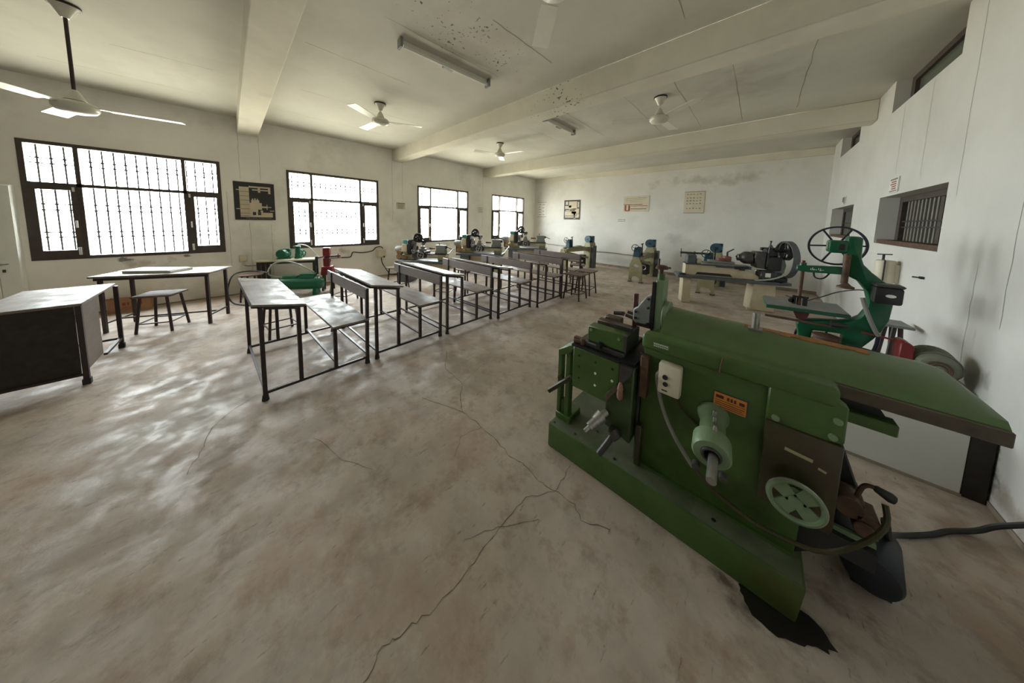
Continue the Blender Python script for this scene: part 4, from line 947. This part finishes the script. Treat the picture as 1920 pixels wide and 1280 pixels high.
B().prism([(.094, 3.075), (.548, 3.174), (.533, 3.545), (.075, 3.436)], 'z', .8455, .848).build('table_top_plate', GREYC, r)
B().prism([(.25, .817), (.345, .817), (.335, .775), (.31, .745), (.275, .755)], 'y', 3.15, 3.27).build('table_trunnion', MAROON, r)
b = B().bar((.09, 3.13, .738), (.47, 3.13, .745), .02, .016); b.build('fence_rail', RUST, r)
B().cyl((.45, 3.10, .772), (.53, 3.12, .77), .022, .016).build('rail_grip', BLACKM, r)
b = B().lathe([(.05, -.05), (.078, -.03), (.078, 0), (.066, .015), (.066, .03), (.072, .035), (.072, .05), (.055, .055), (.03, .06)], (.435, 3.10, .625)); b.build('motor_pulley', RUST, r)
b = B().bx(.618, .738, 3.05, 3.148, .985, 1.10); sb = b.build('starter_box', BLACKM, r, bev=.014, seg=2)
B().bx(.615, .741, 3.045, 3.15, 1.10, 1.12).build('starter_lid', STEELD, sb, bev=.008)
B().lathe([(0, 0), (.022, 0)], (.685, 3.0485, 1.045), (0, 1, 0), 24, cap=False).xf(Matrix.Translation((.685, 0, 1.045)) @ Matrix.Diagonal((1, 1, .5, 1)) @ Matrix.Translation((-.685, 0, -1.045))).build('oval_badge', WHITEP, sb)
b = B().tube([(.582, 3.12, 1.0), (.60, 3.11, .93), (.625, 3.10, .85), (.655, 3.10, .775), (.672, 3.11, .745)], .012, smooth=2); b.build('cable_conduit', CONDUIT, r)
b = B().tube([(.60, 3.12, .748), (.681, 3.11, .742), (.734, 3.11, .737)], .007); b.build('tie_rod', RED, r)
b = B().tube([(.675, 3.12, .735), (.672, 3.12, .66), (.655, 3.12, .585), (.63, 3.12, .50)], .011, smooth=1); b.build('support_strap', NAVY, r)
tag(B().tube([(.525, 3.018, .662), (.60, 3.03, .655), (.735, 3.04, .637)], .004).tube([(.53, 3.10, .628), (.60, 3.098, .628), (.735, 3.09, .628)], .004).build('drive_belt', RUBBER), 'thin black drive belt running from the band saw to its motor', 'belt')
tag(B().tube([(.345, 3.22, 1.14), (.36, 3.30, 1.09), (.39, 3.33, 1.075), (.42, 3.33, 1.085), (.45, 3.35, 1.14)], .006, smooth=2).build('power_cable', IRON), 'black cable looping under the band saw guide arm', 'cable')
tag(B().tube([(.335, 3.4, .857), (.45, 3.6, .88), (.55, 3.66, .94), (.62, 3.50, 1.0), (.63, 3.30, 1.03)], .005, smooth=2).build('power_cable', IRON), 'thin dark cable sagging from the band saw table up behind its frame', 'cable')
r = thing('motor_unit', 'grey finned motor with red pulley guard beside the right wall', 'motor', (.86, 3.1, 0))
B().bx(.76, .98, 3.0, 3.26, 0, .53).build('motor_stand', REVEAL, r)
ax = Vector((.10, 1, 0)).normalized(); c0 = Vector((.885, 2.99, .632))
B().lathe([(0, 0), (.035, 0), (.07, .012), (.086, .04), (.086, .22), (.07, .245), (0, .25)], c0, ax, 30).build('motor_body', MOTORG, r)
b = B()
for k in range(10): b.ring(c0 + ax * (.05 + .017 * k), ax, .090, .004, n=30, k=6)
b.build('cooling_fin', MOTORG, r)
b = B().ring(c0 + ax * .0, ax, .045, .006).ring(c0 + ax * .002, ax, .028, .006); b.build('fan_cover', RUST, r)
B().prism([(.742, .535), (.745, .742), (.765, .757), (.802, .735), (.806, .58), (.80, .535)], 'y', 3.03, 3.16).build('pulley_guard', RED, r, bev=.006)
B().bx(.84, .95, 3.02, 3.2, .531, .556).build('motor_foot', STEELD, r)
t = make_stool((.905, 3.88, 0), 5, 'tall narrow stand with a grey top by the right wall behind the band saw', GREYC, .70, .22, .15, 'stand')
t.name = 'side_stand'; del t['group']
r = thing('metal_canister', 'cream canister with a T-handle on the right wall behind the band saw', 'canister', (.95, 4.5, .96))
B().lathe([(.0, 0), (.06, 0), (.066, .008), (.066, .215), (.058, .228), (0, .23)], (.95, 4.5, .96), n=28).build('canister_body', CREAMP, r)
b = B().cyl((.93, 4.49, 1.19), (.93, 4.49, 1.245), .009).bar((.89, 4.49, 1.245), (.98, 4.49, 1.25), .012, .01).tube([(.93, 4.425, .97), (.93, 4.425, 1.19), (.93, 4.49, 1.20)], .006); b.build('t_handle', IRON, r)
B().bx(.985, 1.029, 4.46, 4.54, .97, 1.15).build('wall_clip', CREAMP, r)
# low white masonry by the right wall, seen under the shaper ram
r = thing('masonry_block', 'low white plastered block against the right wall behind the shaping machine', 'block', (.70, 2.84, 0))
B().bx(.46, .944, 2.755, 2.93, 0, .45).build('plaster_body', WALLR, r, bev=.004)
B().bx(.458, .946, 2.749, 2.755, 0, .018).build('skirting_line', BASEB, r)
add_mask(WALLR, (.60, 2.755, .33), .035, (0.12, 0.11, 0.09), 0.9, 25, .3, .5, (1, 0, 2)); add_mask(WALLR, (.74, 2.755, .34), .03, (0.25, 0.24, 0.23), 0.8, 25, .3, .5, (1, 0, 1))
r = tag(B().bx(.9465, 1.024, 2.765, 2.80, 0, .46).build('wooden_board', DWOOD, bev=.003), 'dark brown upright board between the low white block and the right wall', 'board')  # thin dark upright filling the space beside the white block

GREEND = mat('dark_oily_green', (0.032, 0.058, 0.018), 0.42, var=0.3, scale=8, stain=(0.02, 0.02, 0.012), stain_amt=0.7, stain_scale=6)
# ------------------------------------------------------------------ the green shaping machine in front
r = thing('shaping_machine', 'large green metal shaping machine in the right foreground', 'shaper', (-.35, 1.78, 0))
bp = B().prism([(-.93, 0), (.216, 0), (.232, .162), (-.93, .162)], 'y', 1.39, 2.16).build('base_plate', GREEN, r, bev=.008, seg=2)
B().bx(-.922, .222, 1.398, 2.15, .162, .1628).build('dusty_top', DUSTG, bp)
for (x, y) in ((-.90, 1.42), (-.70, 1.55), (-.66, 1.55), (-.75, 1.43), (-.50, 1.43), (-.05, 1.44)): B().cyl((x, y, .162), (x, y, .1642), .009, n=12).build('bolt_hole', BLACKM, bp)
B().prism([(-.41, .1625), (.205, .1625), (.212, .33), (.285, .36), (.285, .70), (.268, .83), (.268, .87), (-.41, .87)], 'y', 1.51, 2.05).build('column', GREEN, r, bev=.01, seg=2)
B().prism([(-.405, .1625), (.20, .1625), (.20, .175), (-.405, .175)], 'y', 1.495, 1.51).build('column_foot', GREEN, r)
for (y0, y1) in ((1.475, 1.565), (1.995, 2.085)):
    B().bx(-.415, .262, y0, y1, .838, .917).build('ram_guide', GREEN, r, bev=.018, seg=3)
# ram
def sec(x, k):
    return [(x, y, z) for y, z in ((1.578, .868), (1.578, .905), (1.60, .922), (1.68, .922 + .040 * k), (1.76, .922 + .054 * k), (1.84, .922 + .054 * k), (1.92, .922 + .040 * k), (1.99, .922), (2.01, .905), (2.01, .868))]
b = B(); secs = [sec(-.355, 1.35), sec(-.30, 1.2), sec(-.18, 1.05), sec(.0, 1.0), sec(.52, .95), sec(.56, .75), sec(.60, .05)]
vv = [[b.bm.verts.new(p) for p in s_] for s_ in secs]
for a, c in zip(vv, vv[1:]):
    for i in range(10): b.bm.faces.new((a[i], a[(i + 1) % 10], c[(i + 1) % 10], c[i]))
b.bm.faces.new(vv[0]); b.bm.faces.new(vv[-1])
ram = b.build('ram', GREENL, r, ang=24)
b = B().bx(-.355, .604, 1.567, 1.62, .853, .902).bx(-.355, .604, 1.97, 2.02, .853, .902).bx(.585, .604, 1.62, 1.97, .853, .902); b.build('ram_slideway', BROWNF, r, bev=.003)
b = B()
for i in range(12):
    x = -.02 + i * .033; b.bx(x, x + .034, 1.81 + RND.uniform(-.01, .01), 1.86, .972, .9765 + RND.uniform(0, .002))
b.build('rust_streak', RUSTO, ram)
cb = B().cyl((.022, 1.80, .975), (.022, 1.80, 1.065), .016).bx(-.005, .049, 1.775, 1.825, .974, .985).build('clamp_bolt', STEEL, r)
add_mask(GREEN, (.5, -.39, .08), .40, (0.060, 0.058, 0.012), 0.75, 5, .3, .6); add_mask(GREEN, (.40, -.27, .30), .26, (0.035, 0.032, 0.010), 0.8, 6, .3, .6)
# swivel head and tool slide
B().cyl((-.355, 1.79, .95), (-.385, 1.79, .95), .085, n=36).build('swivel_plate', GREENP, r, bev=.004)
B().prism([(-.43, .83), (-.385, .83), (-.385, 1.165), (-.43, 1.165)], 'y', 1.735, 1.835).build('tool_slide', GREENP, r, bev=.005)
b = B().bx(-.447, -.43, 1.73, 1.755, .86, 1.15).bx(-.447, -.43, 1.815, 1.84, .86, 1.15); b.build('slide_gib', BLACKM, r)
b = B().cyl((-.415, 1.785, 1.165), (-.415, 1.785, 1.198), .02); b.build('screw_bearing', GREEN, r)
b = B().cyl((-.418, 1.785, 1.198), (-.418, 1.785, 1.222), .013).lathe([(.012, 0), (.034, .004), (.036, .014), (.026, .024), (.01, .028)], (-.415, 1.785, 1.224)).bar((-.45, 1.775, 1.238), (-.37, 1.795, 1.238), .012, .01).cyl((-.43, 1.77, 1.238), (-.43, 1.77, 1.29), .006); b.build('feed_handle', RUST, r)
B().prism([(-.447, .875), (-.447, 1.065), (-.475, 1.055), (-.505, 1.01), (-.525, .975), (-.548, .96), (-.548, .885), (-.53, .87)], 'y', 1.73, 1.84).build('clapper_box', GREYC, r, bev=.006)
b = B()
for (x, z) in ((-.46, 1.04), (-.46, .985), (-.53, .945), (-.53, .905), (-.46, .885)): b.cyl((x, 1.722, z), (x, 1.73, z), .008, n=6)
b.build('clapper_screw', BLACKM, r)
B().bx(-.535, -.445, 1.735, 1.835, .855, .872).build('clapper_hinge', RUST, r)
b = B().bx(-.562, -.54, 1.77, 1.80, .80, 1.045); b.build('cutting_tool', MAROON, r, bev=.002)
b = B().cyl((-.54, 1.76, .885), (-.60, 1.755, .898), .011).cyl((-.61, 1.755, .90), (-.622, 1.755, .902), .014).cyl((-.622, 1.755, .902), (-.675, 1.75, .894), .013).cyl((-.56, 1.79, .905), (-.60, 1.79, .91), .01); b.build('tool_post_handle', STEELD, r)
b = B().bx(-.445, -.395, 1.74, 1.80, .80, .86).cyl((-.44, 1.76, .83), (-.385, 1.74, .835), .013); b.build('head_clamp', RUST, r)
# cross rail, table and vice
b = B().bx(-.425, -.411, 1.50, 1.56, .17, .80).bx(-.425, -.411, 2.0, 2.06, .17, .80); b.build('column_way', STEELD, r)
B().bx(-.41, -.372, 1.462, 1.508, .57, .80).build('gib_block', RUST, r, bev=.004)
B().bx(-.415, -.385, 1.47, 1.508, .165, .40).build('way_cover', GREENO, r, bev=.004)
B().prism([(-.575, .33), (-.43, .29), (-.427, .725), (-.505, .725), (-.505, .60), (-.575, .52)], 'y', 1.432, 2.10).build('cross_rail', GREEND, r, bev=.008)
b = B().bx(-.508, -.43, 1.44, 2.09, .725, .745); b.build('rail_top', BLACKM, r)
tb = B().bx(-.80, -.508, 1.445, 1.86, .455, .722).build('work_table', GREEN, r, bev=.005)
for (x, z) in ((-.759, .672), (-.756, .602), (-.753, .530), (-.651, .671), (-.548, .672)): B().cyl((x, 1.4435, z), (x, 1.446, z), .0075, n=14).build('bolt_hole', BLACKM, tb)
for (x, z) in ((-.648, .604), (-.647, .530), (-.547, .602)): B().cyl((x, 1.4435, z), (x, 1.446, z), .0075, n=14).build('open_hole', PAPER, tb)
B().bx(-.81, -.50, 1.44, 1.86, .722, .735).build('table_top_plate', BLACKM, r)
B().bx(-.775, -.50, 1.475, 1.80, .735, .765).build('vice_base', STEELD, r, bev=.005)
vj = B().bx(-.733, -.506, 1.495, 1.575, .765, .862).build('vice_jaw', GREEN, r, bev=.005)
b = B().cyl((-.645, 1.47, .765), (-.645, 1.495, .765), .02, n=14).cyl((-.645, 1.455, .765), (-.645, 1.47, .765), .012); b.build('vice_screw', BLACKM, r)
b = B().cyl((-.712, 1.489, .84), (-.712, 1.495, .84), .008).cyl((-.54, 1.489, .835), (-.54, 1.495, .835), .008); b.build('jaw_screw', GREENP, vj)
b = B().bx(-.725, -.52, 1.60, 1.66, .765, .875).bx(-.70, -.60, 1.66, 1.72, .85, .89); b.build('sliding_jaw', BROWNF, r, bev=.004)
b = B().bx(-.60, -.50, 1.575, 1.60, .85, .885).bx(-.512, -.495, 1.49, 1.70, .77, .865); b.build('jaw_plate', STEELD, r)
b = B().bx(-.83, -.775, 1.50, 1.53, .735, .755).cyl((-.81, 1.47, .745), (-.75, 1.48, .75), .012).cyl((-.755, 1.48, .735), (-.755, 1.48, .775), .015); b.build('clamp_bolt', RUST, r)
# slotted support at the free end of the table
b = B().bx(-.930, -.902, 1.48, 1.53, .20, .625).bx(-.870, -.838, 1.48, 1.53, .20, .66).bx(-.902, -.870, 1.49, 1.52, .20, .30)
b.prism([(-.925, .60), (-.842, .645), (-.80, .70), (-.80, .72), (-.845, .70), (-.925, .645)], 'y', 1.47, 1.60); b.bx(-.93, -.82, 1.47, 1.62, .162, .205).bx(-.862, -.80, 1.50, 1.60, .42, .46)
b.build('table_support', GREEN, r, bev=.004)
b = B().bar((-.82, 1.47, .495), (-.955, 1.42, .362), .034, .022).cyl((-.905, 1.47, .45), (-.905, 1.50, .45), .018); b.build('support_clamp_lever', GREENO, r)
# near side of the cross rail: crank, ratchet and grip
b = B().cyl((-.56, 1.43, .415), (-.575, 1.40, .40), .02).cyl((-.575, 1.40, .40), (-.595, 1.36, .375), .034, .028).cyl((-.595, 1.36, .375), (-.612, 1.325, .352), .024).cyl((-.612, 1.325, .352), (-.625, 1.30, .335), .013)
b.build('elevating_shaft', STEEL, r)
b = B().cyl((-.507, 1.40, .345), (-.475, 1.39, .325), .028).cyl((-.50, 1.395, .335), (-.555, 1.34, .22), .017).bx(-.53, -.475, 1.39, 1.43, .335, .355); b.build('cross_feed_crank', STEELD, r)
b = B().prism([(-.497, .735), (-.427, .735), (-.435, .70), (-.47, .645), (-.495, .63)], 'y', 1.405, 1.428); b.build('ratchet_bracket', STEELD, r)
b = B().lathe([(.006, .0), (.014, .01), (.017, .03), (.013, .055), (.016, .06), (.012, .085), (.006, .10)], (-.485, 1.405, .54), (0, 0, 1), 16); b.build('wooden_grip', TANW, r)
b = B().bar((-.565, 1.415, .505), (-.50, 1.415, .61), .018, .022); b.build('link_bar', BROWNF, r)
# near side of the column
sw = B().bx(-.322, -.222, 1.455, 1.508, .642, .802).build('switch_box', CREAMP, r, bev=.012, seg=2)
B().cyl((-.288, 1.449, .735), (-.288, 1.455, .735), .012).build('push_button', BLACKM, sw)
B().cyl((-.285, 1.449, .70), (-.285, 1.455, .70), .011).build('push_button', BLACKM, sw)
B().bx(-.30, -.275, 1.4535, 1.455, .662, .668).build('button_caption', BLACKM, sw)
b = B().bx(-.098, .022, 1.5055, 1.511, .659, .735); lp = b.build('name_plate', INKD, r)
b = B().bx(-.095, .019, 1.5045, 1.506, .662, .732); b.build('plate_face', ORANGE, lp)
b = B()
for (x0, x1, z0, z1) in ((-.088, -.060, .708, .722), (-.048, -.040, .706, .722), (-.036, -.028, .706, .722), (-.024, -.016, .706, .722), (-.006, .012, .706, .720), (-.09, .014, .697, .699), (-.09, .014, .686, .689), (-.09, .005, .677, .680), (-.09, .012, .668, .671)): b.bx(x0, x1, 1.5038, 1.5046, z0, z1)
b.build('plate_lettering', MAROON, lp)
b = B().bx(-.357, -.286, 1.4735, 1.4755, .868, .889); sp = b.build('maker_plate', GREENP, r)
b = B()
for i in range(7): b.bx(-.354 + i * .0095, -.354 + i * .0095 + .006, 1.4728, 1.4736, .8705, .8735); b.bx(-.354 + i * .0095, -.354 + i * .0095 + .007, 1.4728, 1.4736, .882, .886)
b.build('plate_lettering', PAPER, sp)
b = B().tube([(-.074, 1.468, .918), (-.076, 1.466, .90), (-.080, 1.466, .87), (-.082, 1.468, .845), (-.078, 1.473, .835)], .003); b.build('wire_hook', RUST, r)
b = B().lathe([(.062, 0), (.058, .02), (.047, .05), (.047, .14), (.050, .145), (.066, .165), (.066, .235), (.060, .243), (.036, .243), (.034, .20), (0, .20)], (-.092, 1.512, .612), Vector((.022, -.26, -.032)), 30); b.build('stroke_housing', GREENP, r)
B().cyl((-.068, 1.33, .585), (-.058, 1.16, .564), .0165, n=14).build('stroke_shaft', STEEL, r)
B().ring((-.071, 1.272, .581), (.022, -.26, -.032), .030, .006).build('locking_nut', STEELD, r)
for x, z, q in ((-.115, .527, .015), (-.03, .535, .013)): B().cyl((x, 1.262, z), (x + .002, 1.238, z - .003), q).build('clamp_screw', STEELD, r)
b = B()
for (x, y, z) in ((-.083, 1.44, .652), (-.078, 1.40, .648), (-.070, 1.33, .652)): B().lathe([(.008, 0), (.008, .014), (.006, .022), (0, .026)], (x, y, z), n=12).build('oil_cup', STEEL, r)
pt = B().bx(.078, .284, 1.466, 1.509, .36, .712).build('gear_cover', GREENO, r, bev=.008, seg=2)
b = B().prism([(.078, .70), (.20, .70), (.284, .715), (.284, .86), (.262, .875), (.078, .875)], 'y', 1.478, 1.509); b.build('upper_cover', GREEN, r, bev=.006)
b = B()
for (x, z) in ((.106, .728), (.255, .735), (.262, .80)): B().cyl((x, 1.470, z), (x, 1.478, z), .012, n=16).build('cover_bolt', GREENP, r)
b = B().bar((.14, 1.4645, .625), (.215, 1.4645, .618), .004, .012).bar((.23, 1.4645, .60), (.25, 1.4645, .595), .003, .008); b.build('scratch_mark', OLIVE, pt)
hw = B().ring((.18, 1.42, .46), (0, 1, 0), .073, .0095, n=40)
for k in range(4):
    t = PI / 4 + k * PI / 2 + .1; c = (.18 + .04 * math.cos(t), .46 + .04 * math.sin(t)); pr_ = (-math.sin(t), math.cos(t))
    hw.prism([(.18 + .012 * math.cos(t) - .020 * pr_[0], .46 + .012 * math.sin(t) - .020 * pr_[1]), (.18 + .072 * math.cos(t) - .029 * pr_[0], .46 + .072 * math.sin(t) - .029 * pr_[1]), (.18 + .072 * math.cos(t) + .029 * pr_[0], .46 + .072 * math.sin(t) + .029 * pr_[1]), (.18 + .012 * math.cos(t) + .020 * pr_[0], .46 + .012 * math.sin(t) + .020 * pr_[1])], 'y', 1.418, 1.424)
hw.cyl((.18, 1.410, .46), (.18, 1.466, .46), .02)
hw.build('handwheel', GREENP, r)
B().ring((.18, 1.418, .46), (0, 1, 0), .079, .0045, n=40).build('wheel_rim', STEEL, r)
b = B().bx(.262, .42, 1.60, 1.66, .752, .797); b.build('rear_bracket', GREEN, r, bev=.004)
b = B().prism([(.262, .797), (.40, .797), (.37, .845), (.262, .845)], 'y', 1.64, 1.95); b.build('rear_housing', BLACKM, r)  # black block standing in for the shadow behind the column top
b = B().prism([(.286, .70), (.31, .64), (.395, .385), (.37, .345), (.33, .33), (.286, .40)], 'y', 1.66, 1.86); b.build('belt_guard', BLACKM, r, bev=.006)
b = B().tube([(.352, 1.60, .47), (.357, 1.60, .50), (.362, 1.60, .522), (.372, 1.60, .535), (.387, 1.60, .537)], .0075, smooth=2); b.build('clutch_lever', RUST, r)
B().lathe([(.007, 0), (.012, .006), (.018, .04), (.015, .05), (0, .052)], (.386, 1.60, .537), (1, 0, -.35), 16).build('lever_grip', RUBBER, r)
b = B().bx(.30, .37, 1.57, 1.70, .40, .47).cyl((.33, 1.56, .44), (.33, 1.64, .44), .04).bx(.35, .405, 1.56, 1.66, .36, .43).cyl((.37, 1.55, .385), (.37, 1.62, .385), .028); b.build('gear_linkage', RUST, r, bev=.003)
b = B().bar((.285, 1.56, .335), (.40, 1.56, .345), .016, .02); b.build('linkage_rod', GREENP, r)
b = B().bx(.22, .40, 1.60, 1.95, .255, .30); b.build('motor_bracket', BLACKM, r)
b = B().lathe([(0, 0), (.048, .003), (.072, .014), (.081, .035), (.081, .24), (.068, .26), (0, .265)], (.428, 1.665, .122), (.18, 1, 0), 32); b.build('drive_motor', MOTORB, r)
b = B().bx(.40, .505, 1.745, 1.90, .0, .045); b.build('motor_base', MOTORB, r)
b = B().prism([(.20, .33), (.205, .162), (.30, .255), (.40, .255), (.40, .33)], 'y', 1.53, 1.60); b.build('rear_web', BLACKM, r)
b = B().tube([(-.318, 1.470, .745), (-.331, 1.474, .719), (-.316, 1.472, .64), (-.298, 1.472, .575), (-.270, 1.474, .505), (-.228, 1.474, .432), (-.175, 1.48, .36), (-.15, 1.485, .325)], .0095, smooth=1); b.build('motor_cable', CONDUIT, r)
b = B().tube([(-.15, 1.485, .325), (-.10, 1.48, .29), (-.053, 1.47, .269), (.055, 1.452, .255), (.10, 1.45, .252), (.167, 1.45, .262), (.233, 1.45, .277), (.29, 1.45, .318), (.352, 1.46, .408), (.385, 1.47, .47), (.40, 1.50, .50), (.395, 1.52, .54)], .0085, smooth=1); b.build('motor_cable', GREENO, r)
b = B().tube([(-.235, 1.48, .645), (-.223, 1.49, .60), (-.17, 1.50, .545), (-.125, 1.502, .522)], .006, smooth=1); b.build('switch_wire', GREENO, r)
B().tube([(.405, 1.535, .47), (.44, 1.64, .36), (.50, 1.84, .20), (.555, 2.02, .095), (.60, 2.13, .03), (.625, 2.17, .0125), (.684, 2.23, .0125), (.745, 2.295, .0125), (.80, 2.37, .0125), (.90, 2.46, .014), (.95, 2.49, .06), (.985, 2.47, .115), (1.012, 2.43, .18), (1.015, 2.36, .22)], .0115, smooth=2).build('power_cord', RUBBER, r)

# ------------------------------------------------------------------ daylight
w = bpy.data.worlds.new('overcast_day'); SC.world = w; w.use_nodes = True
nt = w.node_tree; N = nt.nodes; L = nt.links; bg = N['Background']
tc = N.new('ShaderNodeTexCoord'); sx = N.new('ShaderNodeSeparateXYZ'); L.new(tc.outputs['Generated'], sx.inputs[0])
rp = N.new('ShaderNodeValToRGB'); mr = N.new('ShaderNodeMapRange'); mr.inputs[1].default_value = -1; mr.inputs[2].default_value = 1
L.new(sx.outputs['Z'], mr.inputs[0]); L.new(mr.outputs[0], rp.inputs['Fac'])
e = rp.color_ramp.elements; e[0].position = .40; e[0].color = (.60, .55, .44, 1); e[1].position = .54; e[1].color = (.93, .97, 1.0, 1)
dt = N.new('ShaderNodeVectorMath'); dt.operation = 'DOT_PRODUCT'; L.new(tc.outputs['Generated'], dt.inputs[0]); dt.inputs[1].default_value = (-.60, -.74, .30)
m2 = N.new('ShaderNodeMapRange'); m2.inputs[1].default_value = .2; m2.inputs[2].default_value = 1.0; m2.inputs[3].default_value = 1.0; m2.inputs[4].default_value = 0.9
L.new(dt.outputs['Value'], m2.inputs[0])
ml = N.new('ShaderNodeVectorMath'); ml.operation = 'SCALE'; L.new(rp.outputs['Color'], ml.inputs[0]); L.new(m2.outputs[0], ml.inputs['Scale'])
L.new(ml.outputs[0], bg.inputs['Color']); bg.inputs['Strength'].default_value = 7.0
for i, y in enumerate(WY):
    ld = bpy.data.lights.new('window_daylight', 'AREA'); ld.shape = 'RECTANGLE'; ld.size = 1.6; ld.size_y = WW
    ld.cycles.is_portal = True
    lo = bpy.data.objects.new('window_daylight', ld); COL.objects.link(lo); lo.location = (XL - TH - .02, y + WW / 2, (WB + WT) / 2); lo.rotation_euler = (0, rad(-90), 0)

# ------------------------------------------------------------------ camera
cd = bpy.data.cameras.new('camera'); co = bpy.data.objects.new('camera', cd); COL.objects.link(co); SC.camera = co
R = [[0.7285212724810927, 0.6846389274932114, 0.02294110946477109], [-0.6805291593771482, 0.7271657136922147, -0.09005602738253504], [-0.07833785023831957, 0.04999563772407675, 0.9956724448475017]]
M = Matrix(((R[0][0], R[2][0], -R[1][0], 0), (R[0][1], R[2][1], -R[1][1], 0), (R[0][2], R[2][2], -R[1][2], 1.5), (0, 0, 0, 1)))
co.matrix_world = M
cd.sensor_width = 36.0; cd.lens = 494.3237 / 1920 * 36; cd.shift_x = 0; cd.shift_y = -(640 - 458.0245) / 1920
cd.clip_start = .02; cd.clip_end = 100
SC.view_settings.view_transform = 'Standard'; SC.view_settings.look = 'None'; SC.view_settings.gamma = 1.0; SC.view_settings.use_curve_mapping = False
SC.view_settings.exposure = 2.55
SC.cycles.use_denoising = True
SC.cycles.max_bounces = 10; SC.cycles.diffuse_bounces = 7; SC.cycles.glossy_bounces = 4; SC.cycles.transparent_max_bounces = 12
SC.cycles.sample_clamp_indirect = 8.0
